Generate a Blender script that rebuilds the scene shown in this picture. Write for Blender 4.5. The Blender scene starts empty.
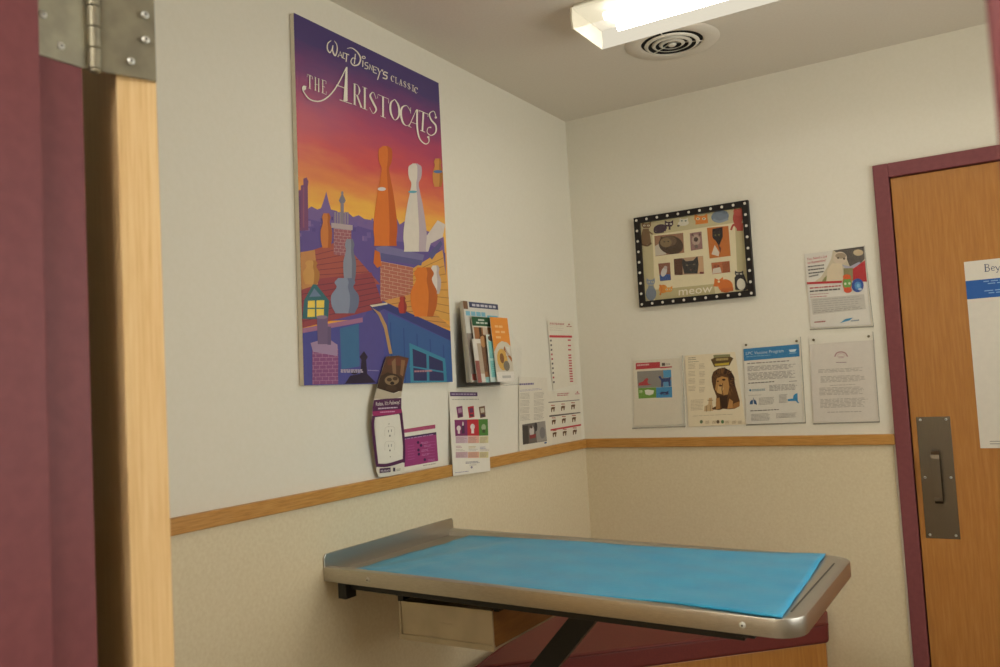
import bpy, math, random
from mathutils import Vector, Matrix
C = bpy.context.scene.collection
rnd = random.Random(7)
ZR = 1.125                       # top of the chair rail above the floor
ZC = 1.3857 + ZR                 # ceiling
XR, YF = 2.6, -2.765             # right wall, room face of the front wall
# ------------------------------------------------------------------ camera
F = 848.2744
R = Matrix(((0.85098207, 0.52224453, -0.05558922), (0.07878858, -0.02229821, 0.99664194), (0.51925126, -0.85250421, -0.06012228)))
CAM = Vector((1.6165, -3.3037, 0.2515 + ZR))
cd = bpy.data.cameras.new('camera'); cam = bpy.data.objects.new('camera', cd); C.objects.link(cam)
cam.matrix_world = Matrix.Translation(CAM) @ R.transposed().to_4x4()
cd.sensor_width = 36; cd.lens = F/1000*36; cd.clip_start = .01
cd.dof.use_dof = True; cd.dof.focus_distance = 2.9; cd.dof.aperture_fstop = 6.5
bpy.context.scene.camera = cam
RT = R.transposed()
class Plane:
    """a flat sheet's plane in the room: measures where a sight line of the photograph meets it"""
    def __init__(s, p0, n): s.p = Vector(p0); s.n = Vector(n).normalized()
    def at(s, px, py):
        v = RT @ Vector(((px-500)/F, -(py-333.5)/F, -1))
        return CAM + v * ((s.p-CAM).dot(s.n)/v.dot(s.n))
def LW(x=.004, tilt=0., z0=0.):    # parallel to the left wall; tilt = outward lean per metre of height
    return Plane((x, 0, ZR+z0), (1, 0, -tilt))
def BW(y=-.004): return Plane((0, y, 0), (0, -1, 0))
# ------------------------------------------------------------------ materials
def lin(c):
    c /= 255.
    return c/12.92 if c <= .04045 else ((c+.055)/1.055)**2.4
def rgb(c):
    if isinstance(c, str): c = tuple(int(c[i:i+2], 16) for i in (0, 2, 4))
    return (lin(c[0]), lin(c[1]), lin(c[2]), 1)
def new_mat(name):
    m = bpy.data.materials.new(name); m.use_nodes = True
    nt = m.node_tree; b = nt.nodes['Principled BSDF']
    return m, nt, b
def noise(nt, scale, detail=3, coord='Object', stretch=None, rough=.5):
    tc = nt.nodes.new('ShaderNodeTexCoord'); n = nt.nodes.new('ShaderNodeTexNoise')
    n.inputs['Scale'].default_value = scale; n.inputs['Detail'].default_value = detail; n.inputs['Roughness'].default_value = rough
    if stretch:
        mp = nt.nodes.new('ShaderNodeMapping'); mp.inputs['Scale'].default_value = stretch
        nt.links.new(tc.outputs[coord], mp.inputs[0]); nt.links.new(mp.outputs[0], n.inputs['Vector'])
    else: nt.links.new(tc.outputs[coord], n.inputs['Vector'])
    return n
def ramp(nt, src, stops):
    r = nt.nodes.new('ShaderNodeValToRGB'); e = r.color_ramp.elements
    while len(e) < len(stops): e.new(.5)
    for k, (p, c) in enumerate(stops): e[k].position = p; e[k].color = rgb(c)
    nt.links.new(src, r.inputs[0]); return r
def bump(nt, b, src, strength, dist=.001):
    k = nt.nodes.new('ShaderNodeBump'); k.inputs['Strength'].default_value = strength; k.inputs['Distance'].default_value = dist
    nt.links.new(src, k.inputs['Height']); nt.links.new(k.outputs[0], b.inputs['Normal'])
def mat_noise(name, c1, c2, scale, rough=.6, metal=0., stretch=None, bmp=0., detail=3, lo=.35, hi=.65, spec=.5, bd=.001):
    m, nt, b = new_mat(name); n = noise(nt, scale, detail, stretch=stretch)
    r = ramp(nt, n.outputs['Fac'], [(lo, c1), (hi, c2)]); nt.links.new(r.outputs[0], b.inputs['Base Color'])
    b.inputs['Roughness'].default_value = rough; b.inputs['Metallic'].default_value = metal; b.inputs['Specular IOR Level'].default_value = spec
    if bmp: bump(nt, b, n.outputs['Fac'], bmp, bd)
    return m
M = {}
M['paint'] = mat_noise('wall_paint', 'e5dfce', 'e7e1d1', 90, .55, bmp=.04, bd=.0008)
M['ceil'] = mat_noise('ceiling_paint', 'dcd3c4', 'dfd7c8', 120, .8, bmp=.15, bd=.0008)
M['wainscot'] = mat_noise('wainscot_vinyl', 'd9caa8', 'e1d4b5', 110, .5, bmp=.25, bd=.001, lo=.3, hi=.7)
M['floor'] = mat_noise('floor_vinyl', 'a59a88', 'b5ab98', 25, .35)
def wood(name, c1, c2, c3, stretch, rough=.4, scale=6):
    m, nt, b = new_mat(name); n = noise(nt, scale, 5, stretch=stretch, rough=.6)
    r = ramp(nt, n.outputs['Fac'], [(.3, c1), (.5, c2), (.72, c3)]); nt.links.new(r.outputs[0], b.inputs['Base Color'])
    b.inputs['Roughness'].default_value = rough
    bump(nt, b, n.outputs['Fac'], .15, .0006); return m
M['oak_y'] = wood('oak_rail_lengthwise', 'a9742f', 'c08a42', 'cd9a52', (40, 2.5, 40))
M['oak_x'] = wood('oak_rail_crosswise', 'a9742f', 'c08a42', 'cd9a52', (2.5, 40, 40))
M['oak_z'] = wood('oak_veneer', 'a86e32', 'b37836', 'bd8443', (16, 16, 1.2), .35)
M['edge'] = wood('door_edge_wood', 'dcb47a', 'e8c48c', 'efd09c', (50, 50, 1.5), .5)
M['maroon'] = mat_noise('maroon_gloss_paint', '7e4448', '84494c', 60, .5, bmp=.03, spec=.3)
M['seat'] = mat_noise('maroon_vinyl', '68211c', '722720', 220, .55, bmp=.2)
M['steel'] = mat_noise('brushed_steel', 'b3aea4', 'c9c4ba', 14, .34, 1., stretch=(2, 160, 160), bmp=.04)
M['steel_v'] = mat_noise('brushed_steel_upright', '6e655a', '7f7568', 14, .27, 1., stretch=(160, 160, 2), bmp=.04)
M['bin'] = mat_noise('dull_galvanised_steel', 'b5aa94', 'c6bba4', 9, .45, .75, bmp=.05)
M['zinc'] = mat_noise('zinc_hinge', '948e7c', 'a49e88', 40, .5, .8, bmp=.05)
M['screw'] = mat_noise('screw_steel', 'c4c4bc', 'd6d6ce', 60, .4, .5)
M['black'] = mat_noise('black_enamel', '0d0c0b', '141211', 60, .45)
M['dark'] = mat_noise('recess_shade', '0f0d0b', '15120f', 30, .9)
M['white'] = mat_noise('white_enamel', 'dcd6c6', 'e2dccd', 40, .4)
M['foam'] = mat_noise('foam_board_edge', 'efe9d8', 'f4eee0', 80, .7)
M['groove_and_base'] = mat_noise('groove_shade_and_base', '4a453c', '57514a', 60, .6)
# blue pad : thin plastic sheeting
m, nt, b = new_mat('blue_plastic_pad'); n = noise(nt, 9, 4); n2 = noise(nt, 55, 3, stretch=(1, 3, 1))
r = ramp(nt, n.outputs['Fac'], [(.3, '319fd0'), (.7, '3eaed8')]); nt.links.new(r.outputs[0], b.inputs['Base Color'])
b.inputs['Roughness'].default_value = .32; bump(nt, b, n2.outputs['Fac'], .5, .002); M['pad'] = m
def clear(name, tint, alpha, rough=.08):
    m = bpy.data.materials.new(name); m.use_nodes = True; nt = m.node_tree; nt.nodes.clear()
    o = nt.nodes.new('ShaderNodeOutputMaterial'); mx = nt.nodes.new('ShaderNodeMixShader'); t = nt.nodes.new('ShaderNodeBsdfTransparent')
    p = nt.nodes.new('ShaderNodeBsdfPrincipled'); n = noise(nt, 30)
    r = ramp(nt, n.outputs['Fac'], [(.3, tint), (.7, tint)]); nt.links.new(r.outputs[0], p.inputs['Base Color'])
    p.inputs['Roughness'].default_value = rough; mx.inputs[0].default_value = alpha
    nt.links.new(t.outputs[0], mx.inputs[1]); nt.links.new(p.outputs[0], mx.inputs[2]); nt.links.new(mx.outputs[0], o.inputs[0]); return m
M['acrylic'] = clear('clear_acrylic', 'ffffff', .012)
M['acrylic_edge'] = clear('acrylic_edge', 'b4ae9c', .28, .2)
M['glass'] = clear('picture_glass', 'ffffff', .01)
def lamp(name, col, strength, alpha=None):
    m = bpy.data.materials.new(name); m.use_nodes = True; nt = m.node_tree; nt.nodes.clear()
    o = nt.nodes.new('ShaderNodeOutputMaterial'); e = nt.nodes.new('ShaderNodeEmission'); e.inputs[0].default_value = rgb(col); e.inputs[1].default_value = strength
    if alpha is None: nt.links.new(e.outputs[0], o.inputs[0]); return m
    mx = nt.nodes.new('ShaderNodeMixShader'); t = nt.nodes.new('ShaderNodeBsdfTransparent'); mx.inputs[0].default_value = alpha
    nt.links.new(t.outputs[0], mx.inputs[1]); nt.links.new(e.outputs[0], mx.inputs[2]); nt.links.new(mx.outputs[0], o.inputs[0]); return m
LAMP = 'fffaf0'
M['tube'] = lamp('fluorescent_tube', LAMP, 25)
M['lens'] = lamp('fluorescent_lens', LAMP, .8, .40); M['lens_side'] = lamp('fluorescent_lens_side', 'fff2d0', .80, .85)
M['hall_fill_lens'] = lamp('hall_fill_lens', 'fffaf2', 26)
_pm = {}
def ink(c, rough=.5):
    k = (c, rough)
    if k not in _pm:
        m, nt, b = new_mat('print_' + (c if isinstance(c, str) else '%02x%02x%02x' % c)); n = noise(nt, 45, 2)
        base = rgb(c); r = nt.nodes.new('ShaderNodeValToRGB')
        r.color_ramp.elements[0].color = tuple(x*.95 for x in base[:3])+(1,); r.color_ramp.elements[1].color = tuple(min(1, x*1.05) for x in base[:3])+(1,)
        nt.links.new(n.outputs['Fac'], r.inputs[0]); nt.links.new(r.outputs[0], b.inputs['Base Color'])
        b.inputs['Roughness'].default_value = rough; b.inputs['Specular IOR Level'].default_value = .35
        _pm[k] = m
    return _pm[k]
# ------------------------------------------------------------------ object helpers
def wloc(p):
    v = Vector((0, 0, 0))
    while p is not None: v += p.location; p = p.parent
    return v
def tag(o, label, cat, group=None, kind=None):
    if label: o['label'] = label
    if cat: o['category'] = cat
    if group: o['group'] = group
    if kind: o['kind'] = kind
    return o
def thing(name, label, cat, loc, group=None, kind=None):
    o = bpy.data.objects.new(name, None); C.objects.link(o); o.location = loc; o.empty_display_size = .05
    return tag(o, label, cat, group, kind)
class MB:
    """collects faces (world coordinates) with a material each; build() links them as one mesh object"""
    def __init__(s): s.v = []; s.f = []; s.m = []; s.mats = []
    def face(s, pts, mat):
        i = len(s.v); s.v += [Vector(p) for p in pts]; s.f.append(tuple(range(i, i+len(pts)))); s.m.append(s.mi(mat))
    def mi(s, mat):
        if isinstance(mat, str) and mat in M: mat = M[mat]
        elif not isinstance(mat, bpy.types.Material): mat = ink(mat)
        if mat not in s.mats: s.mats.append(mat)
        return s.mats.index(mat)
    def mesh(s, vs, fs, mat):
        i = len(s.v); s.v += [Vector(p) for p in vs]; k = s.mi(mat)
        for f in fs: s.f.append(tuple(i+j for j in f)); s.m.append(k)
    def box(s, lo, hi, mat, xf=None):
        x0, y0, z0 = lo; x1, y1, z1 = hi
        vs = [(x0,y0,z0),(x1,y0,z0),(x1,y1,z0),(x0,y1,z0),(x0,y0,z1),(x1,y0,z1),(x1,y1,z1),(x0,y1,z1)]
        if xf: vs = [xf(Vector(v)) for v in vs]
        s.mesh(vs, [(0,3,2,1),(4,5,6,7),(0,1,5,4),(1,2,6,5),(2,3,7,6),(3,0,4,7)], mat)
    def prism(s, poly, d, mat, cap=True):
        """extrude the polygon (list of 3-D points) by vector d"""
        d = Vector(d); n = len(poly); P = [Vector(p) for p in poly]
        s.mesh(P+[p+d for p in P], ([tuple(range(n))[::-1], tuple(range(n, 2*n))] if cap else []) + [(i, (i+1) % n, n+(i+1) % n, n+i) for i in range(n)], mat)
    def lathe(s, o, ax, prof, mat, n=24, cap=True):
        """surface of revolution: prof = [(radius, height)] about axis ax through o"""
        ax = Vector(ax).normalized(); a = ax.orthogonal().normalized(); b2 = ax.cross(a); o = Vector(o); vs = []
        for r_, h in prof:
            for k in range(n):
                t = 2*math.pi*k/n; vs.append(o + ax*h + (a*math.cos(t)+b2*math.sin(t))*r_)
        fs = [(j*n+k, j*n+(k+1) % n, (j+1)*n+(k+1) % n, (j+1)*n+k) for j in range(len(prof)-1) for k in range(n)]
        if cap: fs += [tuple(range(n))[::-1], tuple(range((len(prof)-1)*n, len(prof)*n))]
        s.mesh(vs, fs, mat)
    def tube(s, pts, r, mat, n=10):
        vs = []; P = [Vector(p) for p in pts]
        for i, p in enumerate(P):
            t = (P[min(i+1, len(P)-1)]-P[max(i-1, 0)]).normalized(); a = t.cross(Vector((0, 0, 1)))
            a = (a if a.length > .05 else t.cross(Vector((1, 0, 0)))).normalized(); b2 = t.cross(a)
            vs += [p+(a*math.cos(2*math.pi*k/n)+b2*math.sin(2*math.pi*k/n))*r for k in range(n)]
        fs = [(j*n+k, j*n+(k+1) % n, (j+1)*n+(k+1) % n, (j+1)*n+k) for j in range(len(P)-1) for k in range(n)]
        s.mesh(vs, fs+[tuple(range(n))[::-1], tuple(range((len(P)-1)*n, len(P)*n))], mat)
    def build(s, name, parent=None, loc=None, bevel=0., smooth=False, segs=2):
        if parent is not None: o0 = wloc(parent)
        elif loc is not None: o0 = Vector(loc)
        else:
            zs = min(v.z for v in s.v); n = len(s.v); o0 = Vector((sum(v.x for v in s.v)/n, sum(v.y for v in s.v)/n, zs))
        me = bpy.data.meshes.new(name); me.from_pydata([v-o0 for v in s.v], [], s.f)
        for m_ in s.mats: me.materials.append(m_)
        me.polygons.foreach_set('material_index', s.m)
        if smooth: me.polygons.foreach_set('use_smooth', [True]*len(s.f))
        me.update(); o = bpy.data.objects.new(name, me); C.objects.link(o)
        if parent is not None: o.parent = parent
        else: o.location = o0
        if bevel:
            b_ = o.modifiers.new('bevel', 'BEVEL'); b_.width = bevel; b_.segments = segs; b_.limit_method = 'ANGLE'; b_.angle_limit = math.radians(40)
        return o
# ------------------------------------------------------------------ printed matter
_txt = {}
def glyphs(s):
    if s not in _txt:
        cu = bpy.data.curves.new('t', 'FONT'); cu.body = s; cu.resolution_u = 2; o = bpy.data.objects.new('t', cu); C.objects.link(o)
        dg = bpy.context.evaluated_depsgraph_get(); me = bpy.data.meshes.new_from_object(o.evaluated_get(dg))
        vs = [tuple(v.co) for v in me.vertices]; fs = [tuple(p.vertices) for p in me.polygons]
        x0 = min(v[0] for v in vs); x1 = max(v[0] for v in vs)
        _txt[s] = ([((v[0]-x0)/(x1-x0), v[1]/.72) for v in vs], fs)
        bpy.data.objects.remove(o); bpy.data.meshes.remove(me); bpy.data.curves.remove(cu)
    return _txt[s]
class Art(MB):
    """flat print on a plane; shapes are measured in a crop of the photograph: (x0, y0, scale)"""
    def __init__(s, plane, crop=(0, 0, 1), step=.00025): super().__init__(); s.pl = plane; s.c = crop; s.step = step; s.clip = None
    def P(s, x, y, l=0): return s.pl.at(s.c[0]+x/s.c[2], s.c[1]+y/s.c[2]) + s.pl.n*(l*s.step+len(s.f)*8e-7)
    def sheet(s, pts, mat, t=.0006, edge=None):
        s.set_clip([(s.c[0]+x/s.c[2], s.c[1]+y/s.c[2]) for x, y in pts])
        p = [s.P(*q) for q in pts]; s.prism([q-s.pl.n*t for q in p], s.pl.n*t, mat)
    def set_clip(s, q):
        n = len(q); conv = all((q[i][0]-q[i-1][0])*(q[(i+1) % n][1]-q[i][1])-(q[i][1]-q[i-1][1])*(q[(i+1) % n][0]-q[i][0]) > 0 for i in range(n)); s.clip = q if conv else None
    def poly(s, pts, c, l=1):
        if s.clip:                       # keep the print inside the sheet
            q = [(s.c[0]+x/s.c[2], s.c[1]+y/s.c[2]) for x, y in pts]; n = len(s.clip)
            for i in range(n):
                (ax, ay), (bx, by) = s.clip[i], s.clip[(i+1) % n]; out = []
                d = lambda p: (bx-ax)*(p[1]-ay)-(by-ay)*(p[0]-ax)
                for j in range(len(q)):
                    p, r_ = q[j-1], q[j]; dp, dr = d(p), d(r_)
                    if (dp < 0) != (dr < 0): t = dp/(dp-dr); out.append((p[0]+(r_[0]-p[0])*t, p[1]+(r_[1]-p[1])*t))
                    if dr >= 0: out.append(r_)
                q = out
                if len(q) < 3: return
            pts = [((x-s.c[0])*s.c[2], (y-s.c[1])*s.c[2]) for x, y in q]
        s.face([s.P(x, y, l) for x, y in pts], c)
    def rect(s, x0, y0, x1, y1, c, l=1, sk=0., sv=0.):
        """sk: drop of the right end, sv: shift of the bottom to the right"""
        s.poly([(x0, y0), (x1, y0+sk), (x1+sv, y1+sk), (x0+sv, y1)], c, l)
    def ell(s, x, y, a, b, c, l=1, rot=0., n=18, t0=0., t1=360.):
        ct, st = math.cos(math.radians(rot)), math.sin(math.radians(rot)); pts = []
        for k in range(n + (t1-t0 < 360)):
            t = math.radians(t0+(t1-t0)*k/n); u, v = a*math.cos(t), b*math.sin(t); pts.append((x+u*ct-v*st, y+u*st+v*ct))
        s.poly(pts, c, l)
    def stroke(s, pts, w, c, l=1):
        n = len(pts); ws = w if isinstance(w, (list, tuple)) else [w]*n; L_, R_ = [], []
        for i, (x, y) in enumerate(pts):
            a = pts[max(i-1, 0)]; b_ = pts[min(i+1, n-1)]; dx, dy = b_[0]-a[0], b_[1]-a[1]; d = math.hypot(dx, dy) or 1; h = ws[i]/2
            L_.append((x-dy/d*h, y+dx/d*h)); R_.append((x+dy/d*h, y-dx/d*h))
        for i in range(n-1): s.poly([L_[i], L_[i+1], R_[i+1], R_[i]], c, l)
    def curve(s, pts, w, c, l=1, k=6):
        """smooth stroke through the points"""
        n = len(pts); out = []; ws = w if isinstance(w, (list, tuple)) else [w]*n; wo = []
        for i in range(n-1):
            p0, p1, p2, p3 = pts[max(i-1, 0)], pts[i], pts[i+1], pts[min(i+2, n-1)]
            for j in range(k):
                t = j/k
                out.append(tuple(.5*((2*p1[d])+(-p0[d]+p2[d])*t+(2*p0[d]-5*p1[d]+4*p2[d]-p3[d])*t*t+(-p0[d]+3*p1[d]-3*p2[d]+p3[d])*t**3) for d in (0, 1))); wo.append(ws[i]*(1-t)+ws[i+1]*t)
        out.append(pts[-1]); wo.append(ws[-1]); s.stroke(out, wo, c, l)
    def text(s, t, x0, y0, x1, y1, h, c, l=2):
        vs, fs = glyphs(t); s.mesh([s.P(x0+(x1-x0)*u, y0+(y1-y0)*u-h*v, l) for u, v in vs], fs, c)
    def lines(s, x0, y0, x1, y1, n, gap, c, h=2., l=1, shift=0., rag=.15, solid=False):
        """n lines of small type too fine to read: dashes the size of words"""
        for i in range(n):
            end = 1 - rnd.random()*rag; u = 0.
            while u < end:
                wd = end-u if solid else min(rnd.uniform(.05, .16), end-u); X = x0+shift*i; Y = y0+gap*i
                xa, xb = X+(x1-x0)*u, X+(x1-x0)*(u+wd); ya, yb = Y+(y1-y0)*u, Y+(y1-y0)*(u+wd)
                s.poly([(xa, ya), (xb, yb), (xb, yb+h), (xa, ya+h)], c, l); u += wd+.022
PAPER = 'e6dfcf'; GREY = 'aaa08f'; GREY2 = '8a8174'
def leaf(name, label, cat, a, group=None):
    return tag(a.build(name), label, cat, group)

# ================================================================== THE ROOM
def struct(name, mb, label, cat, **k): return tag(mb.build(name, **k), label, cat, kind='structure')
YH, XL2, XR2 = -4.75, -.9, 3.4            # hall behind the doorway
b = MB(); b.box((-1, YH-.1, -.06), (3.5, .1, 0), 'floor'); struct('floor', b, 'beige vinyl floor of the exam room and hall', 'floor')
b = MB(); b.box((-1, YH-.1, ZC), (3.5, .1, ZC+.08), 'ceil'); struct('ceiling', b, 'flat beige painted ceiling over the exam room', 'ceiling')
b = MB(); b.box((-.1, YF-.135, 0), (0, .1, ZC), 'paint'); wl = struct('wall_left', b, 'cream wall on the left with the tall film poster', 'wall')
b = MB(); b.box((0, 0, 0), (1.232, .1, ZC), 'paint'); b.box((1.232, 0, 2.085), (2.245, .1, ZC), 'paint'); b.box((2.245, 0, 0), (3.5, .1, ZC), 'paint'); b.box((1.232, .07, 0), (2.245, .1, 2.085), 'paint')
wb = struct('wall_back', b, 'cream back wall with the cat collage and the wooden door', 'wall')
WY0, WY1, WZ0, WZ1 = -2.3, -.55, .95, 2.2  # opening for an unseen window, added to fill the room with light
b = MB(); b.box((XR, YF, 0), (XR+.1, 0, WZ0), 'paint'); b.box((XR, YF, WZ1), (XR+.1, 0, ZC), 'paint'); b.box((XR, YF, WZ0), (XR+.1, WY0, WZ1), 'paint'); b.box((XR, WY1, WZ0), (XR+.1, 0, WZ1), 'paint')
struct('wall_right', b, 'cream right wall of the exam room with an added fill window', 'wall')
b = MB(); ym = (WY0+WY1)/2
for lo, hi in (((WY0, WZ0), (WY0+.04, WZ1)), ((WY1-.04, WZ0), (WY1, WZ1)), ((ym-.02, WZ0), (ym+.02, WZ1)), ((WY0, WZ0), (WY1, WZ0+.04)), ((WY0, WZ1-.04), (WY1, WZ1))): b.box((XR+.03, lo[0], lo[1]), (XR+.08, hi[0], hi[1]), 'white')
wn = struct('fill_window_1', b, 'unseen white framed window added in the right wall as fill light', 'window')
b = MB(); b.box((XR+.052, WY0+.03, WZ0+.03), (XR+.056, WY1-.03, WZ1-.03), 'glass'); b.build('pane', wn)
pt = bpy.data.lights.new('fill_window_portal', 'AREA'); pt.shape = 'RECTANGLE'; pt.size = WY1-WY0; pt.size_y = WZ1-WZ0; pt.cycles.is_portal = True  # portal guiding sky light through the added window
po_ = bpy.data.objects.new('fill_window_portal', pt); C.objects.link(po_); po_.location = (XR+.12, ym, (WZ0+WZ1)/2); po_.rotation_euler = (math.pi/2, 0, math.pi/2)
XJ, XK = .80, 1.632                        # faces of the two jambs of the doorway
b = MB()
b.box((0, YF-.125, 0), (XJ-.04, YF-.01, ZC), 'paint'); b.box((XK+.04, YF-.125, 0), (XR+.1, YF-.01, ZC), 'paint'); b.box((XJ-.04, YF-.125, 2.08), (XK+.04, YF-.01, ZC), 'paint')
struct('wall_front', b, 'cream wall around the doorway the view is taken through', 'wall')
b = MB(); b.box((-1, YH-.1, 0), (3.5, YH, ZC), 'paint'); struct('wall_hall', b, 'cream far wall of the hall behind the doorway', 'wall')
b = MB(); b.box((XL2-.1, YH, 0), (XL2, YF-.135, ZC), 'paint'); b.box((-.9, YF-.135, 0), (-.1, YF-.01, ZC), 'paint'); struct('wall_hall_left', b, 'cream left end wall of the hall', 'wall')
b = MB(); b.box((XR2, YH, 0), (XR2+.1, YF, ZC), 'paint'); b.box((XR+.1, YF-.125, 0), (XR2, YF-.01, ZC), 'paint'); struct('wall_hall_right', b, 'cream right end wall of the hall', 'wall')
# wainscot vinyl (thin, below the rail) and the oak chair rails
b = MB(); b.box((0, YF, .1), (.003, -.003, ZR-.037), 'wainscot'); b.build('wainscot_panel', wl)
b = MB(); b.box((.003, -.003, .1), (1.21, 0, ZR-.037), 'wainscot'); b.build('wainscot_panel', wb)
RAILX = .017
b = MB(); b.box((0, YF, ZR-.0375), (RAILX, -RAILX, ZR), 'oak_y'); struct('trim_1', b, 'oak chair rail along the left wall', 'chair rail', bevel=.003)
b = MB(); b.box((0, -RAILX, ZR-.0375), (1.2175, 0, ZR), 'oak_x'); struct('trim_2', b, 'oak chair rail along the back wall up to the door frame', 'chair rail', bevel=.003)
b = MB(); b.box((0, YF, 0), (.008, -.008, .1), 'groove_and_base'); struct('baseboard_left', b, 'dark vinyl cove base along the left wall', 'baseboard')
b = MB(); b.box((0, -.008, 0), (1.21, 0, .1), 'groove_and_base'); struct('baseboard_back', b, 'dark vinyl cove base along the back wall', 'baseboard')

# ------------------------------------------------------------------ back door
d1 = thing('door_1', 'honey oak door in a maroon steel frame in the back wall', 'door', (1.75, 0, 0), kind='structure')
DT = .909+ZR; X0, X1 = 1.2185, 2.26
b = MB()
for (xa, xb) in ((X0, X0+.05), (X1-.05, X1)): b.box((xa, -.016, 0), (xb, .06, DT+.053), 'maroon')
b.box((X0+.05, -.016, DT+.003), (X1-.05, .06, DT+.053), 'maroon')
for (xa, xb) in ((X0+.05, X0+.062), (X1-.062, X1-.05)): b.box((xa, .045, 0), (xb, .06, DT), 'maroon')
b.build('door_frame', d1, bevel=.0025)
b = MB(); b.box((X0+.054, 0, .01), (X1-.054, .044, DT), 'oak_z'); dl = b.build('door_leaf', d1, bevel=.0015)
PX0, PX1, PZ0, PZ1 = 1.290, 1.396, ZR-.362, ZR+.057
b = MB(); b.box((PX0, -.0018, PZ0), (PX1, .001, PZ1), 'steel_v'); pp = b.build('push_plate', dl, bevel=.0008)
b = MB(); px = (PX0+PX1)/2; hw = .0125
prof = [(-.0018, ZR-.058), (-.030, ZR-.060), (-.044, ZR-.070), (-.046, ZR-.085), (-.046, ZR-.215), (-.044, ZR-.228), (-.030, ZR-.238), (-.0018, ZR-.240)]
inn = [(-.0018, ZR-.066), (-.028, ZR-.068), (-.037, ZR-.076), (-.039, ZR-.088), (-.039, ZR-.212), (-.037, ZR-.222), (-.028, ZR-.230), (-.0018, ZR-.232)]
for k in range(7):
    b.mesh([(x, *p) for x in (px-hw, px+hw) for p in (prof[k], prof[k+1], inn[k+1], inn[k])], [(0,1,2,3),(7,6,5,4),(0,4,5,1),(2,6,7,3)], 'steel_v')
b.build('pull_handle', dl)
def screw_at(p, n, r, parent, name='screw'):
    q = MB(); q.lathe(p, n, [(r, 0), (r*.95, r*.25), (r*.5, r*.5), (r*.12, r*.55)], 'screw', 12); q.lathe(Vector(p)+Vector(n)*r*.5, n, [(r*.3, 0), (r*.3, r*.08)], 'dark', 6); return q.build(name, parent, smooth=False)
for zx in (PX0+.013, PX1-.013):
    for zz in (PZ1-.01, (PZ0+PZ1)/2, PZ0+.012): screw_at((zx, -.0018, zz), (0, -1, 0), .0042, pp)

# ------------------------------------------------------------------ doorway the camera looks through
d2 = thing('door_2', 'open wood door on its maroon steel frame beside the camera', 'door', (XJ, YF, 0), kind='structure')
b = MB(); Y0 = YF-.135
YJ = YF-.0125; YS = YJ-.055                                                     # stop edge
b.box((XJ-.05, Y0, 0), (XJ, YJ, 2.09), 'maroon'); b.box((XJ, Y0, 0), (XJ+.016, YS, 2.07), 'maroon'); b.build('jamb', d2, bevel=.0015)
b = MB(); b.box((XK, Y0, 0), (XK+.05, YF, 2.09), 'maroon'); b.box((XK-.016, YF-.10, 0), (XK, YS, 2.07), 'maroon'); b.build('jamb', d2, bevel=.004)
b = MB(); b.box((XJ, Y0, 2.04), (XK, YF, 2.09), 'maroon'); b.build('frame_head', d2, bevel=.002)
pin = Vector((XJ+.002, YF+.010, 0)); dv = Vector((.407, .9134, 0)).normalized(); ev = Vector((-dv.y, dv.x, 0))
A = pin+dv*.0125; B = pin+dv*.054; pin = pin-Vector((0, .0125, 0)); b = MB()
b.prism([A+Vector((0,0,.01)), B+Vector((0,0,.01)), B+ev*.77+Vector((0,0,.01)), A+ev*.77+Vector((0,0,.01))], (0, 0, 2.03), 'edge'); b.build('door_leaf', d2, bevel=.001)
HZ0, HZ1 = ZR+.608, ZR+.722
hg = MB(); hg.box((XJ-.001, YS+.003, HZ0), (XJ+.0022, pin.y-.002, HZ1), 'zinc')
hg = hg.build('hinge', d2, bevel=.0008); hg['label'] = 'zinc butt hinge between jamb and open door'
b = MB(); nr = Vector((dv.y, -dv.x, 0)); q0 = pin+dv*.002; q1 = B-dv*.0005
b.prism([Vector((p.x, p.y, HZ0)) for p in (q0+nr*.0005, q1+nr*.0005, q1+nr*.003, q0+nr*.003)], (0, 0, HZ1-HZ0), 'zinc'); b.build('door_leaf_plate', hg)
b = MB(); n5 = 5; hh = (HZ1-HZ0)/n5
for k in range(n5): b.lathe((pin.x+.004, pin.y, HZ0+hh*k+.0006), (0, 0, 1), [(.0062, 0), (.0068, .0006), (.0068, hh-.0018), (.0062, hh-.0012)], 'zinc', 20)
b.lathe((pin.x+.004, pin.y, HZ0-.004), (0, 0, 1), [(.003, 0), (.0058, .0015), (.0058, .004)], 'zinc', 20); b.build('knuckle', hg)
for k, zz in enumerate((.016, .043, .071, .098)):
    o_ = .013 if k in (1, 2) else .030
    screw_at((XJ+.0022, YS+.018+(0 if k in (1, 2) else .0)+(.012 if k in (0, 3) else -.006), HZ0+zz), (1, 0, 0), .0042, hg)
    pq = pin+dv*(.038 if k in (0,) else .054)+nr*.003; screw_at((pq.x, pq.y, HZ0+zz), nr, .0042, hg)

# ================================================================== CEILING LIGHT AND VENT
LX0, LX1, LY0, LY1, LZ = .545, 1.765, -1.035, -.815, .0765
cl = thing('ceiling_light', 'lit fluorescent wraparound light fixture on the ceiling above the exam table', 'ceiling light', (1.15, -.925, ZC))
b = MB(); b.box((LX0+.005, LY0+.01, ZC-.018), (LX1-.005, LY1-.01, ZC), 'white'); b.build('housing', cl, bevel=.003)
def lens_prof(x, g=0.): return [(x, LY0+.004+g, ZC-.012), (x, LY0+g, ZC-.05), (x, LY0+.008+g, ZC-LZ+g), (x, LY1-.008-g, ZC-LZ+g), (x, LY1-g, ZC-.05), (x, LY1-.004-g, ZC-.012)]
b = MB(); pa, pb = lens_prof(LX0+.004), lens_prof(LX1-.004)
for k in range(5): b.face([pa[k], pa[k+1], pb[k+1], pb[k]], 'lens' if k == 2 else 'lens_side')
b.build('lens', cl)
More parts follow.
